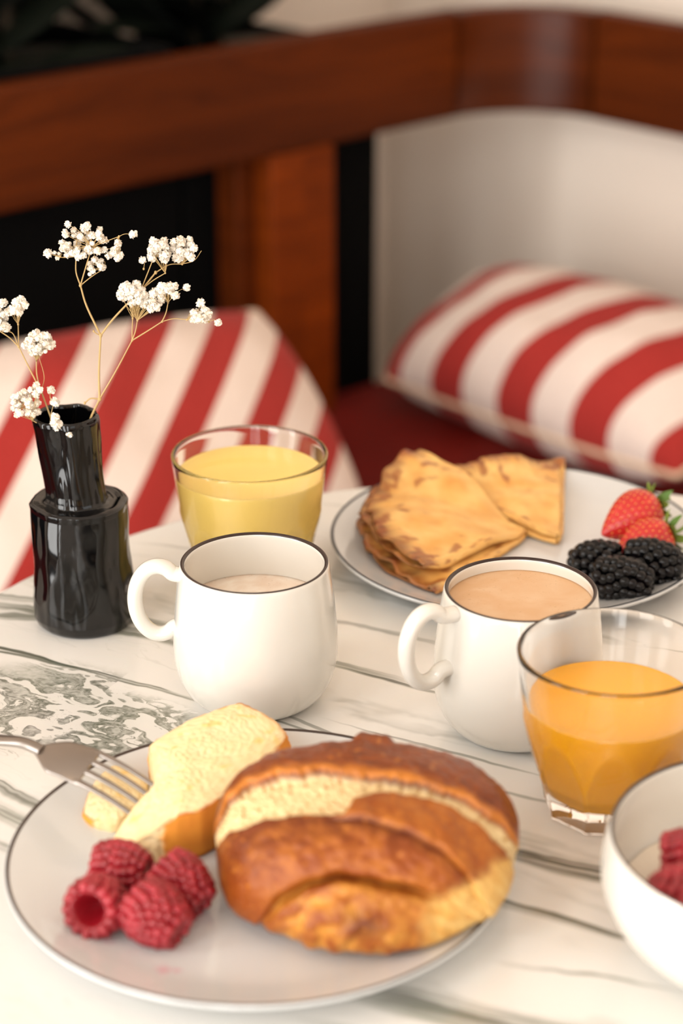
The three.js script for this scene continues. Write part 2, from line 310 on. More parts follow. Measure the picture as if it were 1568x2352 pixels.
    // faint streaks running with the others
    const b = vfbm(fv * 34 + w1 * 0.8 + 50, fu * 4.5 + w2, 4); dark = Math.max(dark, 0.22 * sstep(0.66, 0.82, b) * (0.5 + vn(fu * 40, fv * 400)), 0.07 * (1 - sstep(0, 0.006, Math.abs(b - 0.6))) * sstep(0.5, 0.75, vn(fu * 9, fv * 16)));
    const cloudy = vfbm(x * 12, z * 16, 4) * 0.03, g = clamp(dark, 0, 1), warm = vn(x * 30 + 70, z * 30);
    return [0.925 - cloudy - g * (0.58 + 0.03 * warm), 0.918 - cloudy - g * 0.575, 0.902 - cloudy - g * (0.575 + 0.05 * warm)];
  });
  map.wrapS = map.wrapT = THREE.ClampToEdgeWrapping;
  const marble = phys({ map, roughness: 0.24, clearcoat: 0.3, clearcoatRoughness: 0.12 });
  const t = thing('marble_table', 'round white marble cafe table with grey green veins', 'table', V3(TC.x, 0, TC.z));
  const pts = [[0, TT - 0.03], [TR - 0.008, TT - 0.03]];
  for (let k = 0; k <= 6; k++) { const a = -Math.PI / 2 + k / 6 * Math.PI / 2; pts.push([TR - 0.008 + 0.008 * Math.cos(a), TT - 0.022 + 0.008 * Math.sin(a)]); }
  for (let k = 0; k <= 6; k++) { const a = k / 6 * Math.PI / 2; pts.push([TR - 0.006 + 0.006 * Math.cos(a), TT - 0.006 + 0.006 * Math.sin(a)]); }
  pts.push([0.2, TT], [0, TT]);
  const top = lathe(pts, 128), p = top.attributes.position, u = top.attributes.uv;
  for (let i = 0; i < p.count; i++) u.setXY(i, 0.5 + p.getX(i) / TR / 2 * 0.998, 0.5 + p.getZ(i) / TR / 2 * 0.998);
  part('table_top', top, marble, t);
  const iron = std({ color: S(20, 20, 21), roughness: 0.5, metalness: 0.6 });
  part('pedestal', lathe([[0, 0.03], [0.06, 0.03], [0.04, 0.06], [0.032, 0.1], [0.032, 0.66], [0.05, 0.7], [0.13, 0.712], [0.13, 0.72], [0, 0.72]], 32), iron, t);
  part('foot', lathe([[0, 0], [0.22, 0], [0.225, 0.008], [0.21, 0.018], [0.06, 0.032], [0, 0.032]], 48), iron, t);
}

// ---------------------------------------------------------------- plates, mugs, bowl, glasses
function plate(label, x, z, rim, mat) {
  const t = thing('dinner_plate', label, 'plate', V3(x, TT, z));
  const up = profile([[0, 0.0072], [0.05, 0.0072], [0.08, 0.0076], [0.093, 0.0092], [0.106, 0.0128], [0.1165, 0.0163], [0.1196, 0.0172]], 60);
  const lip = [[0.1206, 0.0174], [0.1213, 0.0168], [0.1212, 0.0158]];
  const under = profile([[0.1205, 0.0148], [0.108, 0.0098], [0.09, 0.0045], [0.076, 0.0025], [0.0745, 0.0], [0.07, 0.0], [0.069, 0.0028], [0.03, 0.0032], [0, 0.0032]], 50);
  part('dish', lathe([...up, ...lip, ...under].reverse(), 144), mat ?? M.plateWhite, t);
  part('rim_line', lathe([[0.1189, 0.0168], [0.119, 0.01725], [0.1195, 0.01745], [0.12, 0.0176], [0.1206, 0.01765], [0.1208, 0.0173], [0.1203, 0.0170]].reverse(), 144), rim, t, 'thin dark line around the rim');
  return t;
}
const stainMap = texture(512, 512, (x, y) => {           // juice smears left by the raspberries
  const X = (x - 0.5) * 0.244, Z = (y - 0.5) * 0.244, n = vfbm(x * 60, y * 60, 3);
  let k = 0; for (const [a, b, r, s] of [[-0.039, 0.083, 0.006, 0.5], [-0.034, 0.0835, 0.004, 0.45], [-0.066, 0.062, 0.004, 0.2]]) k = Math.max(k, s * (1 - sstep(0.3, 1, Math.hypot((X - a) / r, (Z - b) / r / 0.8) + (n - 0.5) * 0.9)));
  return [0.832, lerp(0.84, 0.54, k), lerp(0.843, 0.6, k)];
}); stainMap.wrapS = stainMap.wrapT = THREE.ClampToEdgeWrapping;
const plateA = plate('white plate with a thin brown rim holding the croissant', -0.04, -0.8464, M.brownRim, phys({ map: stainMap, roughness: 0.16, clearcoat: 0.5, clearcoatRoughness: 0.05 }));
{ const g = plateA.children[0].geometry, p = g.attributes.position, u = g.attributes.uv; for (let i = 0; i < p.count; i++) u.setXY(i, 0.5 + p.getX(i) / 0.244, 0.5 + p.getZ(i) / 0.244); }
plate('white plate with a blue black rim holding the crepes', 0.1139, -1.2256, M.blueRim);

const foam = (c1, c2, s) => phys({ map: texture(512, 512, (x, y) => {
  const k = vfbm(x * 7 + s, y * 9 + vn(x * 5, y * 5) * 2, 4), b = sstep(0.9, 0.94, vn(x * 90 + s, y * 90)) * sstep(0.5, 0.66, vn(x * 9, y * 9 + s)) * 0.35, m = clamp((k - 0.3) * 1.9, 0, 1);
  return [lerp(c1[0], c2[0], m) - b * 0.25, lerp(c1[1], c2[1], m) - b * 0.27, lerp(c1[2], c2[2], m) - b * 0.28];
}), roughness: 0.5, clearcoat: 0.15, clearcoatRoughness: 0.4 });
function mug(label, x, z, az, level, cream, c = 0.0585, hc = 0.0648) {
  const t = thing('coffee_mug', label, 'mug', V3(x, TT, z));
  const out = profile([[0.026, 0], [0.0315, 0.0022], [0.038, 0.0075], [0.0432, 0.0165], [0.0458, 0.028], [0.0461, 0.04], [0.0449, 0.056], [0.0432, 0.072], [0.0415, 0.0835]], 60);
  const inn = profile([[0.0384, 0.0838], [0.0402, 0.072], [0.042, 0.055], [0.043, 0.04], [0.0425, 0.028], [0.039, 0.015], [0.03, 0.0065], [0.015, 0.0055], [0, 0.0055]], 60);
  part('body', lathe([[0, 0.0012], [0.022, 0.0012], [0.0235, 0], ...out, [0.0411, 0.0848], [0.04, 0.0853], [0.0389, 0.0848], ...inn], 128), M.porcelain, t);
  part('rim_line', lathe([[0.0387, 0.0844], [0.039, 0.0852], [0.04, 0.0857], [0.0408, 0.0853], [0.0404, 0.0846]].reverse(), 128), M.darkRim, t, 'dark brown line around the rim');
  const h = [];
  for (let k = 0; k <= 16; k++) { const a = THREE.MathUtils.degToRad(52 + k / 16 * (360 - 104)); h.push(V3(c - 0.0133 * Math.cos(a) * 1.0, hc + 0.0208 * Math.sin(a), 0)); }
  h.unshift(V3(0.0405, hc + 0.0155, 0)); h.push(V3(0.0425, hc - 0.0155, 0));
  const hm = part('handle', sweep(h, () => [0.0043, 0.0052], { seg: 72, sides: 20, up: V3(0, 0, 1) }), M.porcelain, t); hm.rotation.y = az;
  const q = inn.find((p) => p[1] <= level), r = q[0] + 0.0004;
  part('coffee', (() => { const d = lathe([[0, level - 0.02], [r * 0.94, level - 0.02], [r - 0.0006, level - 0.001], [r, level + 0.0007], [r - 0.0016, level], [r * 0.6, level - 0.0002], [0, level]], 96), p = d.attributes.position, u = d.attributes.uv; for (let i = 0; i < p.count; i++) u.setXY(i, 0.5 + p.getX(i) * 12, 0.5 + p.getZ(i) * 12); return d; })(), cream, t, 'milky coffee with fine foam');
  return t;
}
mug('white mug with pale foam low inside and a dark rim', -0.0481, -1.0326, Math.PI, 0.058, foam([0.9, 0.81, 0.73], [0.96, 0.92, 0.87], 3), 0.0535, 0.062);
mug('white mug filled with milky tan coffee beside the crepe plate', 0.0962, -0.9988, Math.PI + 0.52, 0.0775, foam([0.83, 0.66, 0.49], [0.86, 0.72, 0.57], 9));

{
  const t = thing('breakfast_bowl', 'white rounded bowl with a dark rim line at the lower right', 'bowl', V3(0.1944, TT, -0.7868));
  const out = profile([[0.035, 0], [0.042, 0.002], [0.056, 0.008], [0.069, 0.02], [0.0765, 0.036], [0.0772, 0.048], [0.0755, 0.058], [0.0745, 0.0615]], 60), inn = profile([[0.0722, 0.0615], [0.0735, 0.05], [0.073, 0.036], [0.066, 0.021], [0.052, 0.01], [0.03, 0.006], [0, 0.006]], 50);
  part('body', lathe([[0, 0.0015], [0.03, 0.0015], [0.032, 0], ...out, [0.0741, 0.0626], [0.0733, 0.063], [0.0726, 0.0626], ...inn], 144), M.porcelain, t);
  part('rim_line', lathe([[0.0724, 0.0622], [0.0727, 0.063], [0.0734, 0.0634], [0.074, 0.0631], [0.0737, 0.0624]].reverse(), 144), M.brownRim, t);
  const y = surf(96, 20, (u, v) => { const a = u * Math.PI * 2, r = 0.0688 * v, q = V3(r * Math.cos(a), 0, r * Math.sin(a)); q.y = 0.0245 + 0.0035 * n3(q.x * 40, 3, q.z * 40) * (1 - v * 0.6) + 0.002 * v ** 8; return q; }, { wrapU: true, flip: true });
  part('yogurt', y, phys({ color: S(238, 226, 208), roughness: 0.4, clearcoat: 0.2 }), t, 'cream coloured filling');
}

const juiceMat = (c, r = 0.25) => phys({ color: c, roughness: r, clearcoat: 0.3, clearcoatRoughness: 0.1 });
function tumbler(label, x, z, turn, level, juice, bottom) {
  const t = thing('juice_glass', label, 'glass', V3(x, TT, z)); t.rotation.y = turn;
  const H = 0.0905, n = 9;
  const circ = (h) => h > 0.05 ? lerp(0.0436, 0.0487, (h - 0.05) / (H - 0.05)) : 0.0305 + (0.0436 - 0.0305) * Math.pow(h / 0.05, 0.62);
  const apo = (h) => h > 0.012 ? lerp(0.0318, 0.0462, Math.pow((h - 0.012) / 0.05, 0.85)) : lerp(0.0296, 0.0318, h / 0.012);
  const rOut = (h, a) => { const k = 2 * Math.PI / n, d = ((a % k) + k) % k - k / 2; const f = apo(h) / Math.cos(d), c = circ(h), s = 0.0005, e = k / 2 - Math.abs(d); return Math.min(c, f) + 0.0005 * Math.exp(-(((c - f) / s) ** 2)) * (h < H - 0.01 ? 1 : 0) + (f < c ? 0.0003 * Math.exp(-((e / 0.03) ** 2)) : 0); };
  const inner = (h, a) => { const r = rOut(h, a), w = lerp(0.0036, 0.0024, sstep(0.03, 0.08, h)); return h > 0.02 ? r - w : lerp(0.0262, r - w, (h - 0.012) / 0.008); };
  const rows = [];                                 // [height, ring radius function]
  rows.push([0.0006, () => 0]); rows.push([0.0006, () => 0.024]); rows.push([0, (a) => rOut(0.001, a) - 0.0016]); rows.push([0.0008, (a) => rOut(0.001, a)]);
  for (let k = 1; k <= 70; k++) { const h = 0.001 + (H - 0.0022) * k / 70; rows.push([h, (a) => rOut(h, a)]); }
  rows.push([H - 0.0004, () => circ(H) - 0.0006]); rows.push([H, () => circ(H) - 0.0013]); rows.push([H - 0.0004, () => circ(H) - 0.0021]);
  for (let k = 1; k <= 40; k++) { const h = H - 0.0012 - (H - 0.0132 - 0.0022) * k / 40; rows.push([h, (a) => inner(h, a)]); }
  rows.push([0.0128, () => 0.0252]); rows.push([0.012, () => 0.02]); rows.push([0.0118, () => 0]);
  const g = surf(216, rows.length - 1, (u, v) => { const [h, f] = rows[Math.round(v * (rows.length - 1))], a = u * Math.PI * 2, r = f(a); return V3(r * Math.cos(a), h, r * Math.sin(a)); }, { wrapU: true, flip: true });
  part('tumbler', g, M.glass, t, 'clear faceted glass');
  const jr = [[0.0116, () => 0], [0.0118, () => 0.02], [0.0125, () => 0.0254]];
  for (let k = 0; k <= 30; k++) { const h = 0.0134 + (level - 0.0134) * k / 30; jr.push([h, (a) => inner(h, a) + 0.0003]); }
  jr.push([level + 0.0001, (a) => inner(level, a) - 0.0004], [level - 0.0004, (a) => inner(level, a) - 0.002], [level - 0.0004, () => 0]);
  part('orange_juice', surf(216, jr.length - 1, (u, v) => { const [h, f] = jr[Math.round(v * (jr.length - 1))], a = u * Math.PI * 2, r = f(a); return V3(r * Math.cos(a), h, r * Math.sin(a)); }, { wrapU: true, flip: true }), juice, t, 'orange juice');
  return t;
}
tumbler('glass nearly full of pale orange juice behind the foam mug', -0.0568, -1.1837, 0.2, 0.0775, juiceMat(S(255, 221, 122)));
tumbler('half full faceted glass of deeper orange juice beside the bowl', 0.1362, -0.9168, 0.1, 0.062, juiceMat(S(250, 176, 34)));

// ---------------------------------------------------------------- black vase and dried baby's breath
const VX = -0.157, VZ = -1.133;
{
  const t = thing('bud_vase', 'glossy black handmade bottle vase holding dried white flowers', 'vase', V3(VX, TT, VZ));
  const lump = (h, a) => 0.0016 * n3(Math.cos(a) * 1.7, h * 26, Math.sin(a) * 1.7) + 0.001 * n3(Math.cos(a) * 3.4 + 9, h * 14, Math.sin(a) * 3.4) + 0.0004 * n3(Math.cos(a) * 5 + 2, h * 60, Math.sin(a) * 5);
  const rows = [[0, 0], [0.024, 0], [0.0268, 0.0008], [0.0282, 0.003]];
  const mid = profile([[0.0298, 0.006], [0.0302, 0.016], [0.0296, 0.03], [0.0288, 0.045], [0.0286, 0.06], [0.0286, 0.072], [0.0284, 0.0778]], 60).slice(1);
  const shoulder = profile([[0.0288, 0.0812], [0.0265, 0.0828], [0.022, 0.0822], [0.0186, 0.0826], [0.0175, 0.085]], 24);
  const neck = profile([[0.0171, 0.089], [0.0172, 0.1], [0.0178, 0.115], [0.0186, 0.128], [0.0194, 0.135], [0.0191, 0.1374]], 40);
  const lip = profile([[0.0183, 0.1384], [0.0172, 0.138], [0.0165, 0.136]], 8), inside = [[0.0158, 0.125], [0.0148, 0.1], [0.0145, 0.07], [0.0142, 0.05], [0, 0.05]];
  const all = [...rows, ...mid, ...shoulder, ...neck, ...lip, ...inside];
  const g = surf(144, all.length - 1, (u, v) => {
    const i = Math.round(v * (all.length - 1)), [r, h] = all[i], a = u * Math.PI * 2, k = r < 0.016 ? 0 : 1;
    const rr_ = r + (k ? lump(h, a) * (h < 0.003 ? h / 0.003 : 1) : 0), flare = h < 0.045 ? 0.0022 * (1 - h / 0.045) * Math.max(0, Math.cos(a - 0.2)) : 0;
    const lean = h > 0.08 ? (h - 0.08) * -0.075 : 0, off = h > 0.0826 ? -0.0008 : 0;
    return V3((rr_ + flare) * Math.cos(a) + lean + off, h + (h > 0.1 && r > 0.0155 ? 0.0012 * n3(Math.cos(a) * 1.2, 4, Math.sin(a) * 1.2) : 0), (rr_ + flare * 0.5) * Math.sin(a));
  }, { wrapU: true, flip: true });
  g.scale(1, 0.975, 1); part('body', g, M.blackGlaze, t);
}
{
  const tone = [S(243, 234, 220), S(236, 224, 207), S(246, 239, 227)].map((c) => std({ color: c, roughness: 0.9, side: THREE.DoubleSide }));
  const stemMat = std({ color: S(186, 156, 104), roughness: 0.8 });
  const bloom = [0, 1, 2].map((k) => {               // a double flower: a ball of small ruffled petals
    const list = [], q = V3();
    for (let i = 0; i < 34; i++) {
      const y = 1 - (i + 0.5) / 34 * 1.75, a = i * 2.39996 + k, r = Math.sqrt(Math.max(0, 1 - y * y)); q.set(r * Math.cos(a), y, r * Math.sin(a));
      const w = rr(0.3, 0.42), h = rr(0.42, 0.6), tw = rr(-0.6, 0.6), m = new THREE.Matrix4().lookAt(q, V3(), V3(0.1, 1, 0.2)).multiply(new THREE.Matrix4().makeRotationZ(i * 1.7)); m.setPosition(0, 0, 0);
      const g = surf(4, 3, (u, v) => V3((u - 0.5) * 2 * w * Math.sin(0.5 + v * 2.1), (v - 0.2) * h * 0.8 + 0.05 * Math.sin(u * 9 + i) * v, 0.62 + v * h * 0.75 + 0.09 * Math.sin(u * 11 + i * 2 + tw) * v - 0.12 * Math.abs(u - 0.5))); g.applyMatrix4(m); list.push(g);
    }
    const c = mergeVertices(strip(new THREE.IcosahedronGeometry(0.72, 1))); list.push(c); return merge(list);
  });
  const bud = mergeVertices(strip(new THREE.IcosahedronGeometry(1, 3))); bud.computeVertexNormals();
  const oy = 0.1345;                                // stems are given in millimetres from the centre of the vase mouth
  const mm = ([x, y, z = 0]) => V3((x + 2.2 + Math.max(0, y) * 0.06) / 1000, oy + (y > 0 ? y * 0.945 : y) / 1000, z / 1000);
  // stems: list of polylines with radius (mm); clusters: node, centre, half sizes (mm), count, blossom radius
  const sprig = (label, stems, clusters) => {
    const t = thing('gypsophila_sprig', label, 'flower', V3(VX - 0.005, TT, VZ)), tubes = [];
    const tube = (pts, r, seg = 14) => tubes.push(sweep(pts, (q) => [r * (1 - 0.25 * q), r * (1 - 0.25 * q)], { seg, sides: 6, up: V3(0.02, 0.03, 1).normalize() }));
    const knot = (p, r) => { const k = new THREE.IcosahedronGeometry(r, 1); k.scale(1, 1.3, 1); k.translate(p.x, p.y, p.z); tubes.push(k); };
    for (const [r, ...pts] of stems) { const P = pts.map(mm); tube(P, r / 1000, pts.length * 7); if (r > 0.3) knot(P[P.length - 1], r / 1000 * 1.5); }
    for (const [node, c, half, count, br, node2] of clusters) {
      const N1 = mm(node), C = mm(c); knot(N1, 0.0006);
      for (let k = 0; k < (count > 3 ? count * 1.35 : count); k++) {
        let a, b, d; do { a = rr(-1, 1); b = rr(-1, 1); d = rr(-1, 1); } while (a * a + b * b + d * d > 1);
        const p = C.clone().add(V3(a * half[0], b * half[1], d * half[0] * 0.7).multiplyScalar(0.001)), r = br * rr(0.74, 1.06) / 1000, from = node2 && k % 2 ? mm(node2) : N1;
        const m = part('blossom', k % 9 === 8 ? bud : bloom[k % 3], tone[k % 3], t); m.position.copy(p); m.scale.setScalar(k % 9 === 8 ? r * 0.6 : r); m.rotation.set(rr(0, 6), rr(0, 6), rr(0, 6));
        tube([from, from.clone().lerp(p, 0.55).add(V3(rr(-1, 1), rr(-0.5, 1.2), rr(-1, 1)).multiplyScalar(0.0016)), p], 0.00016, 6);
      }
    }
    part('stem', merge(tubes), stemMat, t, 'straw coloured branching stem');
  };
  sprig('tall branching dried sprig rising at the right side of the vase mouth', [
    [0.75, [8, -45, 4], [12, -4, 6], [18.3, 12.8, 7]], [0.7, [18.3, 12.8, 7], [17.6, 30, 6], [18, 52.9, 4]],
    [0.6, [18, 52.9, 4], [9, 72, 2], [5.6, 83.6, 1]], [0.42, [5.6, 83.6, 1], [3, 92, 1], [2.8, 101.4, 0]], [0.38, [5.6, 83.6, 1], [9, 97, 2], [12, 108.4, 3]], [0.26, [12, 108.4, 3], [20, 112, 4], [27.4, 115.3, 5]], [0.18, [27.4, 115.3, 5], [31, 117.2, 6], [35.3, 116.7, 6]],
    [0.3, [5.6, 83.6, 1], [12, 89, 0], [18.4, 93.3, -1]], [0.26, [2.8, 101.4, 0], [-5, 101.5, 2], [-13, 104.5, 3]],
    [0.6, [18, 52.9, 4], [23.8, 61.6, 3], [31.2, 70.5, 2], [40.2, 80.5, 1], [48.3, 91.4, 0]], [0.34, [40.2, 80.5, 1], [44, 92, 2], [47, 101, 3]], [0.32, [40.2, 80.5, 1], [47, 87, 2], [54, 92, 3]], [0.32, [48.3, 91.4, 0], [56, 96, -1], [63.2, 96.4, -1]], [0.24, [63.2, 96.4, -1], [70, 99, 0], [74, 105.3, 1]],
    [0.42, [18.3, 12.8, 7], [26.9, 30.1, 8], [36.6, 51.5, 9]], [0.34, [36.6, 51.5, 9], [36.5, 60, 9], [36.6, 65.5, 9]], [0.34, [36.6, 51.5, 9], [38.5, 58, 10], [39.4, 64.6, 10]],
    [0.4, [36.6, 51.5, 9], [46, 58, 9], [53.5, 63.5, 9]], [0.34, [53.5, 63.5, 9], [55.5, 69, 9], [56.5, 75.5, 9]], [0.3, [53.5, 63.5, 9], [60, 65, 8], [67.5, 64.3, 8]],
    [0.5, [18.3, 12.8, 7], [13, 13.5, 8], [10, 11, 9]], [0.4, [18, 52.9, 4], [15.5, 54.5, 5], [14, 56, 5]],
  ], [
    [[2.8, 101.4, 0], [1, 110, 0], [9.5, 11.5], 17, 2.4, [12, 108.4, 3]], [[12, 108.4, 3], [14, 116, 3], [10, 7], 11, 2.5], [[12, 108.4, 3], [14, 105, 2], [11, 5], 9, 2.3],
    [[18.4, 93.3, -1], [13, 94.5, -1], [6, 5], 8, 2.3], [[-13, 104.5, 3], [-12.5, 104.5, 3], [0.8, 0.8], 2, 2.8], [[-6, 102, 2], [-8, 103, 2], [2.5, 2.5], 3, 1.4], [[35.3, 116.7, 6], [35.5, 116.7, 6], [0.3, 0.3], 1, 2.7], [[27.4, 115.3, 5], [27, 107, 5], [3.5, 5], 6, 2.2],
    [[47, 101, 3], [50, 106, 2], [8.5, 5.5], 18, 2.8, [54, 92, 3]], [[63.2, 96.4, -1], [63, 106, 0], [9.5, 6], 18, 2.8], [[41.5, 94, 1], [41, 99.5, 1], [1, 0.6], 1, 3],
    [[36.6, 65.5, 9], [36, 81, 9], [7.5, 8], 18, 3.3, [39.4, 64.6, 10]], [[39.4, 64.6, 10], [47, 77, 9], [6.5, 6], 12, 3.1], [[56.5, 75.5, 9], [57, 83, 9], [6, 4], 9, 2.9], [[56.5, 75.5, 9], [66.5, 84.5, 8], [0.4, 0.4], 1, 2.9],
    [[67.5, 64.3, 8], [75, 66.5, 8], [6.5, 3.6], 12, 2.7], [[72, 66, 8], [75, 74.5, 8], [0.4, 0.4], 1, 3], [[80, 63, 8], [85, 62.5, 8], [0.5, 0.4], 1, 2.6],
  ]);
  sprig('dried sprig leaning over the left side of the vase', [
    [0.6, [-4, -45, 6], [-8, -8, 7], [-15.9, 17.3, 5]], [0.5, [-15.9, 17.3, 5], [-21, 28, 5], [-29.2, 45.7, 4]], [0.4, [-29.2, 45.7, 4], [-34, 51, 4], [-42, 57, 4]], [0.36, [-29.2, 45.7, 4], [-29.5, 53, 3], [-29.7, 59.6, 3]], [0.28, [-29.2, 45.7, 4], [-33, 55, 5], [-38, 56.5, 6]],
    [0.4, [-15.9, 17.3, 5], [-18.3, 28, 6], [-18.7, 37.6, 6]], [0.2, [-15.9, 17.3, 5], [-14, 27, 7], [-17, 40, 7]],
  ], [
    [[-29.7, 59.6, 3], [-30, 71, 3], [4.5, 5], 7, 3], [[-42, 57, 4], [-39, 66, 4], [5.5, 8], 14, 2.9], [[-38, 56.5, 6], [-37, 57.5, 6], [1.6, 1.8], 3, 2.7], [[-18.7, 37.6, 6], [-18, 49.5, 6], [8, 6.6], 30, 2.9],
  ]);
  sprig('small low dried sprig spilling past the left lip of the vase', [
    [0.35, [-6, -40, 10], [-11, -6, 13], [-20, 1, 12]], [0.25, [-20, 1, 12], [-24, 4, 12], [-27, 9, 12]], [0.25, [-9, -8, 13], [-9.5, 2, 12], [-8, 11, 11]],
  ], [[[-20, 1, 12], [-24, 11, 12], [10, 8], 26, 2.4, [-27, 9, 12]], [[-20, 1, 12], [-18, 20, 11], [4, 3.5], 6, 2.2], [[-8, 11, 11], [-6.9, 12.8, 11], [0.4, 0.4], 1, 3], [[-8, 11, 11], [-9.2, 20, 10], [1.2, 0.6], 2, 2.6]]);
  sprig('tiny dried sprig hanging over the front lip of the vase', [
    [0.3, [-3, -40, 12], [-4, -8, 16], [-3.4, -3, 17]], [0.2, [-3.4, -3, 17], [0.5, -1, 18], [1.5, -4, 19]],
  ], [[[-3.4, -3, 17], [-5, 1.5, 17], [3.2, 4.6], 9, 2.3], [[1.5, -4, 19], [2.3, -4.6, 19], [0.4, 0.4], 1, 3], [[-3.4, -3, 17], [-9, -1.5, 16], [0.8, 0.6], 1, 1.8]]);
}

// ---------------------------------------------------------------- croissant
{
  const t = thing('croissant', 'large golden brown croissant with pale split layers on the front plate', 'croissant', V3(0.0115, TT, -0.834));
  const crustD = S(86, 32, 7), crust = S(138, 66, 17), crustL = S(188, 114, 40), gold = S(208, 148, 62), crumb = S(232, 208, 158), crumbD = S(196, 152, 90), flank = S(236, 202, 128), burn = S(84, 32, 12);
  const ax = 0.0705, up = 0.0475, down = 0.0145, yc = 0.0225, rz = 0.066, deg = Math.PI / 180;
  const F2 = [[-7.42, 2.05], [-6.91, 3.28], [-6.39, 4.26], [-5.36, 5.08], [-4.12, 5.41], [-1.65, 5.53], [0.21, 5.33], [2.27, 5.00], [4.33, 4.34], [5.98, 3.28], [6.85, 2.35], [7.42, 1.43]];
  const F1 = [[-7.42, 1.53], [-7.11, 2.25], [-6.19, 3.03], [-4.54, 3.56], [-2.89, 3.73], [-1.03, 3.69], [-0.52, 4.47], [1.24, 4.73], [3.30, 4.30], [4.95, 3.44], [6.19, 2.25], [7.42, 0.61]];
  const CR = [[-6.60, -3.49], [-4.95, -1.13], [-3.81, 0.10], [-2.47, 0.77], [-1.24, 1.10], [-0.21, 0.94], [1.24, 0.61], [3.30, 0.20], [4.54, -0.62], [5.77, -2.06]];
  const TB = [[-2.89, 3.77], [-2.23, 3.48], [0.00, 3.28], [1.65, 2.82], [3.13, 2.09], [4.25, 1.16], [5.05, -0.01], [5.77, -1.24]];
  const poly = (P, x) => { if (x <= P[0][0]) return P[0][1]; for (let k = 1; k < P.length; k++) if (x <= P[k][0]) return lerp(P[k - 1][1], P[k][1], sstep(P[k - 1][0], P[k][0], x) * 0.4 + 0.6 * (x - P[k - 1][0]) / (P[k][0] - P[k - 1][0])); return P[P.length - 1][1]; };
  const g = surf(460, 330, (u, v) => {
    const a = -Math.cos(v * Math.PI) * 0.9995, ph = (u * 360 - 90);                    // longitude in degrees: 0 faces the front, 90 is up
    const R = Math.pow(Math.max(0, 1 - Math.pow(Math.abs(a), 2.3)), 0.5), cs = Math.cos(ph * deg), sn = Math.sin(ph * deg), ff = Math.pow(Math.abs(cs), 0.92) * Math.sign(cs);
    const lift = 0.006 * a * Math.abs(a) * (a > 0 ? 1 : 0.2), y0 = sn > 0 ? up * Math.pow(sn, 0.95) : -down * Math.pow(-sn, 0.6);
    const p0 = V3(ax * a * (1 + 0.02 * sn), yc + lift + y0 * (0.25 + 0.75 * R) * (R > 0.02 ? 1 : R / 0.02), rz * ff * R + 0.004 * a);
    // the layers are laid out in centimetres on the oblique front of the loaf: s across, q up its face
    const s = p0.x * 100, q = (0.84 * p0.y - 0.546 * p0.z) * 100, w = 0.13 * n3(s * 0.9, q * 0.9, 1) + 0.05 * n3(s * 3, q * 3, 4), back = sstep(112, 124, ph);
    const f2 = poly(F2, s) + w, f1 = Math.min(poly(F1, s) + w * 0.8, f2 - 0.12), cr = poly(CR, s) + w;
    // relief along the normal, metres
    const inCrumb = sstep(f1 - 0.06, f1 + 0.07, q) * (1 - sstep(f2 - 0.1, f2 + 0.04, q)) * (1 - back), isBack = Math.max(back, sstep(f2 - 0.08, f2 + 0.2, q));
    let d = 0.0042 * isBack * (1 - 0.75 * sstep(f2 + 0.6, f2 + 2.2, q)) * (1 - 0.5 * back);
    const fold = sstep(cr - 0.02, cr + 0.14, q) * (1 - sstep(f1 - 0.16, f1 + 0.03, q)) * (1 - back), mid = clamp((q - cr) / Math.max(0.3, f1 - cr), 0, 1);
    d += 0.0045 * fold * (0.5 + 0.5 * Math.sin(mid * Math.PI)) * (1 - 0.6 * sstep(3, 5, s));
    const tb = poly(TB, s) + w * 0.7, onT = sstep(-2.6, -0.4, s), tongue = onT * fold * sstep(tb - 0.04, tb + 0.08, q), nearT = onT * fold * (1 - sstep(4.2, 5.2, s)) * Math.exp(-(((q - tb) / 0.13) ** 2)); d += 0.0018 * tongue * (1 - 0.5 * sstep(0.3, 1.6, q - tb)) - 0.0016 * nearT;
    const cm = sstep(-4.9, -3.2, s) * (1 - sstep(1.6, 3.6, s)); d -= 0.0085 * cm * Math.exp(-(((q - cr + 0.1) / 0.17) ** 2));
    const tip = Math.hypot((s + 0.2) / 3.4, (q + 1.25) / 1.5), below = 1 - sstep(cr - 0.2, cr, q); d += 0.006 * Math.exp(-tip * tip * 1.2) * below * (1 - back);
    const ring = Math.hypot((s - 0.5) * 0.72, (q + 2.1) * 1.0), swirl = Math.sin(ring * 6.2 + w * 14 + n3(s * 0.8, q * 1.4, 12) * 2.4) * (0.35 + 0.65 * sstep(0.6, -2.2, s)); if (ph > -40) d += 0.0009 * swirl * below * (1 - sstep(1.6, 3, s)) * (1 - back);
    const knob = Math.hypot((s - 0.35) / 1.15, (p0.z + 0.034) / 0.02); d += 0.0038 * (1 - sstep(0.55, 1.05, knob + 0.3 * w)) * back * 1.0;
    const fine = fbm(s * 3.6, q * 3.6, p0.z * 300, 4); d += 0.0012 * n3(s * 0.8, q * 0.8, 7) + 0.0006 * n3(s * 2.4, q * 2.4, p0.z * 120) + 0.0005 * fine;
    if (inCrumb > 0.1) d += inCrumb * (-0.0018 + 0.0016 * fbm(s * 5.5, q * 5.5, 9, 4) - 0.0016 * sstep(0.28, 0.45, n3(s * 4, q * 6, 33)));
    // colour of the crust: baked darker on its ridges, streaked along the layers
    const streak = 0.5 + 1.0 * fbm(s * 0.7, (q - f2) * 4.5, p0.z * 40, 4), patch = 0.5 + 0.95 * fbm(s * 1.1, q * 1.4, 20 + p0.z * 50, 4);
    let c = mixc(crust, crustD, 0.15 + 1.0 * (streak - 0.35) + 0.5 * (patch - 0.5));
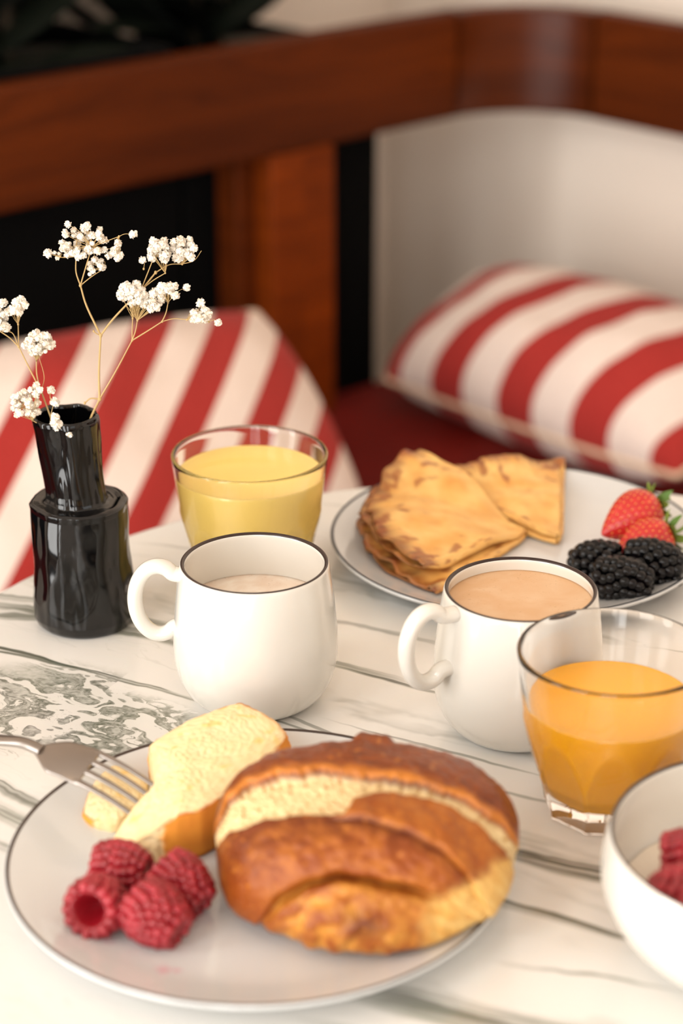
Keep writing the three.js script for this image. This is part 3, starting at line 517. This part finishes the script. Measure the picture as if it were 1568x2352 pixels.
    if (isBack > 0.5) c = mixc(crustL, c, sstep(f2 - 0.05, f2 + 0.5, q + 0.35 * (streak - 0.5)) + back);
    else {
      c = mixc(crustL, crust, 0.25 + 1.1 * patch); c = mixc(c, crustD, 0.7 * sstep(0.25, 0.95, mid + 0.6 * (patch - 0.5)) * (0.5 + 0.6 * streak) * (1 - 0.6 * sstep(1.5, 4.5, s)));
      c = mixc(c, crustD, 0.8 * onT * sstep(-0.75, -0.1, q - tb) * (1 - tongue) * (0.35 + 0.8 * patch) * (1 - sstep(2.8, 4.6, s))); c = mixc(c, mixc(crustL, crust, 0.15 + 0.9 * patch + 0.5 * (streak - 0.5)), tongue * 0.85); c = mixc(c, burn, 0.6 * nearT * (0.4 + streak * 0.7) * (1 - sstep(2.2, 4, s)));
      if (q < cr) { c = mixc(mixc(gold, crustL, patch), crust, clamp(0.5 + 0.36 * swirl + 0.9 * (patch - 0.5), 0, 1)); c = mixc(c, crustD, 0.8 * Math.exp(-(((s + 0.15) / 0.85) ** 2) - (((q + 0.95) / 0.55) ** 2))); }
    }
    const right = sstep(2.0, 3.2, s + 0.9 * (patch - 0.5)) * (1 - sstep(0.2, 1.1, q - 0.55 * (s - 4) + 0.8 * (patch - 0.5))) * (1 - back); c = mixc(c, mixc(flank, gold, streak), right * 0.9);
    c = mixc(c, crust, 0.65 * sstep(-3.2, -5, s) * (1 - sstep(0.6, 1.4, q)));
    c = mixc(c, mixc(crumb, crumbD, 0.1 + 1.5 * Math.max(0, fbm(s * 4.5, q * 6, 31, 4)) + sstep(0.28, 0.45, n3(s * 4, q * 6, 33))), inCrumb);
    const spot = sstep(0.42, 0.56, n3(s * 2.6, q * 3.4, 40)); c = mixc(c, crustL, spot * 0.6 * (1 - inCrumb));
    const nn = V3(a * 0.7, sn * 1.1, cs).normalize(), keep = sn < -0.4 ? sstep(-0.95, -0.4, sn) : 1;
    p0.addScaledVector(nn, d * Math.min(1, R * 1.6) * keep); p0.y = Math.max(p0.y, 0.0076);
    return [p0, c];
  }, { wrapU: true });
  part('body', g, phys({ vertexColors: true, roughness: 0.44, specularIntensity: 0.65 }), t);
}

// ---------------------------------------------------------------- broken sponge cake
function cakePiece(label, outline, base, height, sink, parentName = 'cake_slice') {
  // outline: [x, z, crust 0..1, top height factor] corners in metres round the piece; base: y of its underside
  const cx = outline.reduce((s, p) => s + p[0], 0) / outline.length, cz = outline.reduce((s, p) => s + p[1], 0) / outline.length;
  const t = thing(parentName, label, 'cake', V3(cx, TT + base, cz));
  const ring = new THREE.CatmullRomCurve3(outline.map(([x, z]) => V3(x - cx, 0, z - cz)), true, 'catmullrom', 0.25), n = outline.length;
  const at = (u, k) => { const f = u * n, i = Math.floor(f) % n, w = f - Math.floor(f); return lerp(outline[i][k], outline[(i + 1) % n][k], w); };
  const cream = S(244, 222, 176), pale = S(240, 210, 148), yellow = S(240, 196, 96), brown = S(216, 124, 42), amber = S(246, 164, 58), dark = S(150, 78, 28);
  const pt = (u, s, y) => { const p = ring.getPoint(u).multiplyScalar(s); p.y = y; return p; };
  const top = surf(200, 70, (u, v) => {
    const s = v, p = pt(u, s, 0), hf = lerp(1, at(u, 3), Math.pow(s, 2.2)), X = p.x + cx, Z = p.z + cz;
    const e = fbm(X * 420, 5, Z * 420, 4), b = n3(X * 90, 8, Z * 90);
    p.y = height * hf + sink(X, Z) + 0.0012 * e + 0.0007 * b - 0.0018 * s ** 10;
    const pore = sstep(0.36, 0.5, n3(X * 120 + 3, 1, Z * 160)), crustHere = at(u, 2) * sstep(0.955, 0.995, s + 0.03 * n3(u * 60, s * 4, 2));
    let c = mixc(cream, pale, 0.3 + 0.9 * e + 0.25 * b); c = mixc(c, yellow, 0.5 * pore); c = mixc(c, mixc(brown, dark, 0.5 + e), crustHere);
    return [p, c];
  }, { wrapU: true, flip: true });
  const edgeY = [];
  { const p = top.attributes.position; for (let i = 0; i < 200; i++) edgeY.push(p.getY(70 * 200 + i)); }
  const side = surf(200, 26, (u, v) => {
    const i = Math.round(u * 200) % 200, cr = at(u, 2), y = lerp(edgeY[i], 0, v), bulge = 1 + 0.05 * Math.sin(v * Math.PI) * (cr > 0.5 ? 1 : 0.3), p = pt(u, bulge, y);
    const X = p.x + cx, Z = p.z + cz, e = fbm(X * 220, p.y * 220, Z * 220, 4);
    if (cr < 0.6 && v > 0 && v < 1) { p.x *= 1 + 0.05 * e; p.z *= 1 + 0.05 * e; }
    const crustC = mixc(mixc(amber, brown, 0.25 + 0.8 * fbm(X * 60, p.y * 60, Z * 60, 3)), dark, 0.5 * sstep(0.86, 1, v) + 0.6 * sstep(0.2, 0.5, n3(X * 40, p.y * 60, Z * 40 + 9)));
    return [p, mixc(mixc(cream, pale, 0.4 + e), crustC, sstep(0.35, 0.6, cr + 0.15 * e))];
  }, { wrapU: true, flip: true });
  const m = std({ vertexColors: true, roughness: 0.9 });
  part('crumb', top, m, t); part('crust', side, m, t, 'amber brown baked side');
  return t;
}
cakePiece('pale sponge cake slice with amber crust leaning beside the croissant', [
  [-0.0985, -0.925, 0.6, 0.8], [-0.082, -0.9395, 0.5, 0.95], [-0.066, -0.951, 0.5, 1], [-0.053, -0.9575, 1, 1], [-0.042, -0.949, 0.5, 1], [-0.0285, -0.93, 0.6, 0.95], [-0.034, -0.912, 0.9, 0.9], [-0.0475, -0.886, 1, 0.92], [-0.0595, -0.8675, 1, 1], [-0.068, -0.8575, 1, 1.0], [-0.079, -0.8535, 1, 0.97],
  [-0.0895, -0.8515, 0.2, 0.75], [-0.104, -0.8545, 0, 0.3], [-0.1125, -0.8635, 0, 0.18], [-0.1085, -0.874, 0, 0.3], [-0.0985, -0.882, 0, 0.55], [-0.0955, -0.897, 0, 0.75], [-0.0965, -0.911, 0.1, 0.82],
], 0.0078, 0.0275, (X, Z) => -0.0 + 0.004 * sstep(-0.88, -0.95, Z));
cakePiece('small broken piece of yellow cake under the fork', [
  [-0.1265, -0.9165, 1, 0.7], [-0.1195, -0.9285, 0.8, 0.8], [-0.11, -0.926, 0.2, 0.9], [-0.1005, -0.917, 0, 0.9], [-0.0985, -0.903, 0, 0.95], [-0.1, -0.889, 0, 0.9], [-0.1115, -0.879, 0, 0.75], [-0.1225, -0.881, 0.4, 0.5], [-0.1295, -0.8895, 1, 0.5], [-0.129, -0.9035, 1, 0.6],
], 0.0078, 0.0125, () => 0);

// ---------------------------------------------------------------- fork
{
  const t = thing('fork', 'steel fork with four tines resting on the cake piece', 'fork', V3(-0.148, TT, -0.9035));
  const F = V3(0.054, -0.0165, 0.0225), L = F.length(); F.normalize();                // from neck towards the tips
  const sideV = V3(-0.42, -0.3, 0.85).normalize(); sideV.addScaledVector(F, -sideV.dot(F)).normalize();
  const upV = V3().crossVectors(sideV, F).normalize(); if (upV.y < 0) upV.negate();
  const at = (s, w, h) => V3(0, 0.0385, 0).addScaledVector(F, s).addScaledVector(sideV, w).addScaledVector(upV, h);
  const arch = (s) => 0.0065 * Math.sin(clamp((s + 0.004) / L, 0, 1) * Math.PI * 0.92) ;
  const half = (s) => lerp(0.0032, 0.0116, Math.pow(sstep(-0.006, 0.009, s), 0.7)) + 0.0008 * sstep(0.009, 0.024, s);
  const th = 0.0011;
  const head = surf(28, 40, (u, v) => {
    const s = lerp(-0.006, 0.0245, v), k = u * 2 * Math.PI, w = half(s) * Math.cos(k) * 1.0, e = Math.pow(Math.abs(Math.sin(k)), 0.5) * Math.sign(Math.sin(k));
    return at(s, w, arch(s) + e * th * (v === 0 || v === 1 ? 1 : 1) - 90 * w * w * 0.12);
  }, { wrapU: true, flip: false });
  const capHead = () => { const s = 0.0245, ring = []; return surf(28, 1, (u, v) => { const k = u * 2 * Math.PI, w = v * half(s) * Math.cos(k), e = Math.pow(Math.abs(Math.sin(k)), 0.5) * Math.sign(Math.sin(k)) * v; return at(s, w, arch(s) + e * th - 90 * w * w * 0.12); }, { wrapU: true }); };
  part('head', merge([head, capHead()]), M.steel, t);
  for (let k = 0; k < 4; k++) {
    const w0 = (k - 1.5) * 0.0068, pts = [];
    for (let q = 0; q <= 8; q++) { const s = lerp(0.022, L + (k === 0 || k === 3 ? -0.0015 : 0), q / 8), w = w0 * lerp(1, 1.02, q / 8); pts.push(at(s, w, arch(s) - 90 * w * w * 0.12)); }
    part('tine', sweep(pts, (q) => { const f = q > 0.9 ? Math.sqrt(Math.max(0.02, 1 - ((q - 0.9) / 0.1) ** 2)) : 1, r = lerp(0.00185, 0.0013, q) * f; return [r, lerp(0.0011, 0.0009, q) * f]; }, { seg: 34, sides: 12, up: upV }), M.steel, t);
  }
  const hp = [at(-0.003, 0, arch(-0.003)), at(-0.014, 0, -0.0008), V3(-0.03, 0.0375, -0.016), V3(-0.07, 0.027, -0.041), V3(-0.115, 0.0125, -0.069), V3(-0.131, 0.0048, -0.079)];
  part('handle', sweep(hp, (q) => { const e = q > 0.95 ? Math.sqrt(Math.max(0.03, 1 - ((q - 0.95) / 0.05) ** 2)) : 1; return [lerp(0.0036, 0.0062, sstep(0.1, 1, q)) * e, lerp(0.0027, 0.0021, q) * e]; }, { seg: 60, sides: 16 }), M.steel, t);
}

// ---------------------------------------------------------------- berries
const raspMat = [S(150, 14, 30), S(138, 10, 25), S(160, 22, 38)].map((c) => phys({ color: c, roughness: 0.42, clearcoat: 0.3, clearcoatRoughness: 0.3, sheen: 0.2, sheenColor: S(220, 110, 120), sheenRoughness: 0.5 }));
const blackMat = [S(6, 5, 7), S(9, 5, 7), S(5, 5, 6)].map((c) => phys({ color: c, roughness: 0.16, specularIntensity: 0.65 }));
const dropGeo = (() => { const g = mergeVertices(strip(new THREE.IcosahedronGeometry(1, 3))); g.computeVertexNormals(); return g; })();
// berry of drupelets round an axis (+Y towards the tip); hollow raspberries are open at the bottom
function berry(name, label, category, pos, axis, len, rad, rows, dr, mats, hollow, group) {
  const t = thing(name, label, category, pos, group); delete t.userData.group;
  t.quaternion.setFromUnitVectors(V3(0, 1, 0), axis.clone().normalize());
  const prof = (f) => hollow ? rad * (f < 0.25 ? lerp(0.88, 1, f / 0.25) : Math.sqrt(Math.max(0, 1 - Math.pow((f - 0.25) / 0.83, 2.3)))) : rad * Math.sqrt(Math.max(0, 1 - Math.pow(Math.abs(f - 0.45) / 0.62, 2.4)));
  const core = [];
  if (hollow) { core.push([0, len * 0.72]); core.push([rad * 0.16, len * 0.68]); core.push([rad * 0.4, len * 0.3]); core.push([rad * 0.55, len * 0.04]); core.push([rad * 0.62, -len * 0.05]); core.push([rad * 0.72, -len * 0.05]); for (let k = 0; k <= 14; k++) core.push([prof(k / 14) - dr * 0.75, len * k / 14 * 0.95 + 0.0003]); core.push([0, len * 0.94]); part('core', lathe(core.map(([r, y]) => [r, y - len / 2]), 36), mats[1], t); }
  else { for (let k = 0; k <= 14; k++) core.push([Math.max(0, prof(k / 14) - dr * 0.7), len * (k / 14) - len / 2]); part('core', lathe([[0, -len / 2], ...core, [0, len / 2]], 30), mats[1], t); }
  for (let i = 0; i < rows; i++) {
    const f = hollow ? (i + 0.15) / (rows - 0.25) : (i + 0.35) / (rows - 0.3), r = Math.max(0, prof(f) - dr * 0.35), n = Math.max(1, Math.round(2 * Math.PI * r / (dr * (hollow ? 1.72 : 1.85))));
    for (let k = 0; k < n; k++) {
      const a = (k + (i % 2) / 2) / n * Math.PI * 2 + rr(-0.06, 0.06), m = part('drupelet', dropGeo, mats[Math.floor(rr(0, 3))], t), s = dr * rr(0.94, 1.1);
      m.position.set(r * Math.cos(a), len * (f - 0.5) + rr(-0.0003, 0.0003), r * Math.sin(a)); m.scale.set(s, s * 1.02, s); m.rotation.set(0, -a, 0);
    }
  }
  return t;
}
berry('raspberry', 'raspberry with its hollow facing the viewer, front left of the pile', 'raspberry', V3(-0.1115, TT + 0.0195, -0.7985), V3(0.3, -0.3, -0.9), 0.0215, 0.0135, 6, 0.0028, raspMat, true);
berry('raspberry', 'raspberry at the front of the pile, nearest the plate edge', 'raspberry', V3(-0.0832, TT + 0.0195, -0.7885), V3(0.75, -0.28, 0.55), 0.025, 0.0138, 8, 0.0027, raspMat, true);
berry('raspberry', 'raspberry touching the croissant at the right of the pile', 'raspberry', V3(-0.0738, TT + 0.0195, -0.8115), V3(0.55, -0.3, 0.4), 0.025, 0.0138, 8, 0.0027, raspMat, true);
berry('raspberry', 'raspberry at the back of the pile against the cake', 'raspberry', V3(-0.1025, TT + 0.0195, -0.8265), V3(1, 0.05, 0.25), 0.024, 0.0134, 8, 0.0027, raspMat, true);
berry('raspberry', 'raspberry at the front inside the white bowl', 'raspberry', V3(0.1515, TT + 0.0415, -0.7725), V3(0.6, 0.1, -0.7), 0.026, 0.0142, 8, 0.0028, raspMat, true);
berry('raspberry', 'raspberry further back inside the white bowl', 'raspberry', V3(0.1625, TT + 0.041, -0.8015), V3(1, 0.2, 0.2), 0.026, 0.0142, 8, 0.0028, raspMat, true);

berry('blackberry', 'blackberry at the left of the three, against the strawberry', 'blackberry', V3(0.1595, TT + 0.0195, -1.176), V3(-1, 0, 0.15), 0.029, 0.0122, 7, 0.0036, blackMat, false);
berry('blackberry', 'large blackberry at the right of the three', 'blackberry', V3(0.1955, TT + 0.021, -1.169), V3(1, -0.08, 0.35), 0.034, 0.014, 8, 0.0038, blackMat, false);
berry('blackberry', 'blackberry at the front of the three, nearest the plate rim', 'blackberry', V3(0.1735, TT + 0.0205, -1.146), V3(1, -0.02, 0.3), 0.033, 0.0128, 8, 0.0036, blackMat, false);

function strawberry(label, pos, axis, len, rad, seedy) {
  const t = thing('strawberry', label, 'strawberry', pos); t.quaternion.setFromUnitVectors(V3(0, 1, 0), axis.clone().normalize());   // +Y is the tip
  const red = S(206, 40, 34), deep = S(178, 22, 22), light = S(226, 84, 64), prof = (f) => rad * Math.pow(Math.sin(Math.PI * Math.pow(clamp(f, 0, 1), 0.62)), 0.72) * (1 - 0.12 * f);
  const pts = []; const rows = 11;
  for (let i = 1; i < rows; i++) { const f = i / rows * 0.97 + 0.01, n = Math.max(3, Math.round(2 * Math.PI * prof(f) / 0.0042)); for (let k = 0; k < n; k++) pts.push([(k + (i % 2) / 2) / n, f]); }
  const body = surf(140, 100, (u, v) => {
    const f = v, a = u * Math.PI * 2; let r = prof(f), dip = 0;
    for (const [su, sf] of pts) { let du = Math.abs(u - su); du = Math.min(du, 1 - du) * Math.PI * 2 * r; const dv = (f - sf) * len; const q = du * du + dv * dv; if (q < 9e-6) dip = Math.max(dip, Math.exp(-q / 0.9e-6)); }
    r = r * (1 + 0.05 * n3(Math.cos(a) * 1.5, f * 2, Math.sin(a) * 1.5 + 3)) - 0.0005 * dip;
    const k = 0.5 + 0.7 * fbm(Math.cos(a) * 4, f * 3, Math.sin(a) * 4, 3);
    return [V3(r * Math.cos(a), (f - 0.45) * len, r * Math.sin(a)), mixc(mixc(red, deep, k), light, 0.45 * sstep(0.2, 0.6, n3(Math.cos(a) * 7, f * 3, Math.sin(a) * 7)) + 0.5 * (1 - sstep(0, 0.1, f)))];
  }, { wrapU: true, flip: true });
  part('flesh', body, phys({ vertexColors: true, roughness: 0.38, clearcoat: 0.35, clearcoatRoughness: 0.25 }), t);
  const s = [], sg = new THREE.IcosahedronGeometry(1, 1);
  for (const [u, f] of pts) { const a = u * Math.PI * 2, r = prof(f) * (1 + 0.05 * n3(Math.cos(a) * 1.5, f * 2, Math.sin(a) * 1.5 + 3)) - 0.0002, g = sg.clone(); g.scale(0.00042, 0.0007, 0.00042); g.translate(r * Math.cos(a), (f - 0.45) * len, r * Math.sin(a)); s.push(g); }
  const sm = part('seeds', merge(s), phys({ color: S(232, 170, 84), roughness: 0.4 }), t, 'tiny yellow seeds'); sm.userData.kind = 'stuff';
  const cal = thing; const lm = phys({ color: S(122, 150, 62), roughness: 0.6, side: THREE.DoubleSide }), lm2 = phys({ color: S(84, 120, 44), roughness: 0.6, side: THREE.DoubleSide });
  for (let k = 0; k < 9; k++) {
    const a = k / 9 * Math.PI * 2 + rr(-0.2, 0.2), l = rr(0.011, 0.017), w = rr(0.0028, 0.0038), curl = rr(-0.1, 0.9);
    const g = surf(6, 12, (u, v) => { const x = (u - 0.5) * 2 * w * Math.pow(Math.sin(Math.PI * Math.min(1, v * 0.9 + 0.1)), 0.7), rr3 = 0.002 + l * v * (1 - 0.25 * v * Math.max(0, curl)), y = -curl * l * v * v * 0.9 - 0.0006 + Math.abs(x) * 0.25; return V3(rr3, y, x); });
    const m = part('leaf', g, k % 3 ? lm : lm2, t); m.position.set(0, -0.43 * len, 0); m.rotation.y = a;
  }
  part('stem', sweep([V3(0, -0.43 * len, 0), V3(0.001, -0.43 * len - 0.006, 0.001), V3(0.003, -0.43 * len - 0.011, 0.001)], () => [0.0011, 0.0011], { seg: 10, sides: 8, up: V3(0, 0, 1) }), lm, t);
  return t;
}
strawberry('strawberry at the back with upright pale green leaves', V3(0.188, TT + 0.0285, -1.2235), V3(-0.78, -0.22, 0.5), 0.046, 0.0175);
strawberry('strawberry in front with visible yellow seeds, above the blackberries', V3(0.1935, TT + 0.0215, -1.199), V3(-0.86, -0.22, 0.3), 0.042, 0.0158);

// ---------------------------------------------------------------- crepes
// a thin pancake folded into a wedge: the sheet goes to and fro between the two fold edges, tip at the origin, round edge at R
function crepe(label, tip, dir, span, R, layers, gap, lift, seedN, tuck) {
  const t = thing('folded_crepe', label, 'crepe', V3(tip[0], TT + tip[1], tip[2]));
  const pale = S(240, 196, 118), gold = S(228, 166, 80), tan = S(204, 128, 56), brown = S(150, 74, 28), burnt = S(98, 44, 20);
  const per = 60, turn = 10, path = [];            // samples of the zigzag: [angle share -1..1, height, outward]
  for (let k = 0; k < layers; k++) {
    const s = k % 2 ? -1 : 1;
    for (let i = 0; i <= per; i++) path.push([s * lerp(-1, 1, i / per), k, 0, k]);
    if (k < layers - 1) for (let i = 1; i < turn; i++) { const a = i / turn * Math.PI; path.push([s, k + (1 - Math.cos(a)) / 2, Math.sin(a), k + i / turn]); }
  }
  const n = path.length - 1, rN = 70, th = 0.0014;
  const mid = (i, f) => {
    const [q, k, out, lay] = path[i], r = R * f * (1 + 0.045 * n3(q * 2.4 + lay * 1.7, seedN, lay) * f + 0.03 * f * n3(q * 7, lay * 3, seedN)) - R * 0.05 * Math.max(0, lay - 1) * f * 0.5;
    const ang = dir + q * span * (1 - 0.07 * lay * (q > 0 ? 1 : 0.3)) + out * gap * 0.55 / Math.max(0.012, r) * Math.sign(q);
    const x = r * Math.cos(ang), z = -r * Math.sin(ang), ruff = sstep(0.72, 1, f);
    let y = k * gap * (0.42 + 0.58 * sstep(0, 0.5, f)) + lift * sstep(0.1, 0.8, f) * (1 - 0.8 * q * q) * (0.15 + 0.85 * k / (layers - 1));
    y += (0.0042 * n3(x * 22 + seedN, 3 + lay * 0.15, z * 22) + 0.0016 * n3(x * 55 + seedN, 9 + lay * 0.2, z * 55)) * sstep(-0.5, 1, k / (layers - 1)) + ruff * (0.007 * n3(ang * 7 + lay * 1.4, seedN, lay * 1.1) + 0.0025 * f);
    const pr = Math.hypot(tip[0] + x - 0.1139, tip[2] + z + 1.2256), rest = 0.0004 + (pr < 0.08 ? 0.0076 : pr < 0.093 ? lerp(0.0076, 0.0092, (pr - 0.08) / 0.013) : pr < 0.106 ? lerp(0.0092, 0.0128, (pr - 0.093) / 0.013) : lerp(0.0128, 0.0172, (pr - 0.106) / 0.0135)) - tip[1] + 0.001;
    y += tuck * sstep(-0.3, -0.85, q) * sstep(0.15, 0.6, f);
    return V3(x, Math.max(rest + k * 0.0012, y), z);
  };
  const color = (i, f) => {
    const [q, k, out, lay] = path[i], a = q * 2.2, X = f * Math.cos(a / 2.2 * span) * R * 100, Z = f * Math.sin(a / 2.2 * span) * R * 100, e = fbm(X * 0.5 + lay * 7 + seedN, Z * 0.5, 2, 4), b = fbm(X * 0.8 + seedN * 2, Z * 0.8 + lay * 5, 9, 3);
    let c = mixc(mixc(gold, pale, 0.6 + 1.5 * e), tan, clamp(0.05 + 1.3 * b, 0, 1) * 0.6);
    const sp = sstep(0.2, 0.34, n3(X * 0.9 + 7 * lay, Z * 0.9 + seedN, 4) * (0.35 + 0.75 * sstep(0.5, 0.98, f) + 0.45 * Math.abs(q) ** 6)); c = mixc(c, brown, 0.75 * sp);
    const lace = sstep(0.86, 0.99, f + 0.07 * n3(a * 14, lay * 4, seedN)); return mixc(c, mixc(brown, burnt, 0.5 + n3(a * 20, lay, 3)), lace * 0.8);
  };
  const P = [], C = []; for (let j = 0; j <= rN; j++) { P.push([]); C.push([]); for (let i = 0; i <= n; i++) { const f = 0.02 + 0.98 * j / rN; P[j].push(mid(i, f)); C[j].push(color(i, f)); } }
  const nor = (i, j) => { const a = P[j][Math.min(n, i + 1)].clone().sub(P[j][Math.max(0, i - 1)]), b = P[Math.min(rN, j + 1)][i].clone().sub(P[Math.max(0, j - 1)][i]); return b.cross(a).normalize(); };
  // closed sheet: outer face then inner face
  const g = surf(2 * rN + 1, n, (u, v) => {
    const i = Math.round(v * n), jj = Math.round(u * (2 * rN + 2)) % (2 * rN + 2), over = jj > rN, j = over ? 2 * rN + 1 - jj : jj, q = nor(i, j);
    return [P[j][i].clone().addScaledVector(q, (over ? -1 : 1) * th / 2), C[j][i]];
  });
  part('sheet', g, phys({ vertexColors: true, roughness: 0.5, clearcoat: 0.12, clearcoatRoughness: 0.4, side: THREE.DoubleSide }), t);
  return t;
}
crepe('golden folded crepe in front with browned lacy edges', [0.1215, 0.0085, -1.2385], 3.16, 0.96, 0.11, 4, 0.0043, 0.008, 3, 0.012);
crepe('golden folded crepe behind, half under the front one', [0.142, 0.0085, -1.226], 1.93, 0.48, 0.118, 4, 0.0038, 0.004, 11, 0);

// ---------------------------------------------------------------- pendant lamps of the cafe (warm sparks in the glazes)
for (const [x, z, d] of [[-2.0, 0.9, 'nearest the bench corner'], [-2.3, 2.3, 'over the middle of the room'], [-1.0, 2.9, 'nearest the right wall']]) {
  const t = thing('pendant_lamp', 'warm globe pendant lamp ' + d, 'lamp', W(x, 2.05, z));
  part('globe_bulb', new THREE.SphereGeometry(0.07, 32, 20), std({ color: 0xffffff, emissive: S(255, 206, 140), emissiveIntensity: 6 }), t);
  part('cap', lathe([[0, 0.1], [0.02, 0.1], [0.035, 0.075], [0.035, 0.06], [0.0, 0.06]].reverse(), 32), M.blackPaint, t);
  part('cable', sweep([V3(0, 0.09, 0), V3(0, 0.4, 0), V3(0, 0.85, 0)], () => [0.003, 0.003], { seg: 6, sides: 8, up: V3(0, 0, 1) }), M.blackPaint, t);
  const l = new THREE.PointLight(S(255, 214, 160), 0.12); l.castShadow = true; l.shadow.radius = 3.5; l.name = 'lamp_light'; t.add(l);
}

renderer.render(scene, camera);
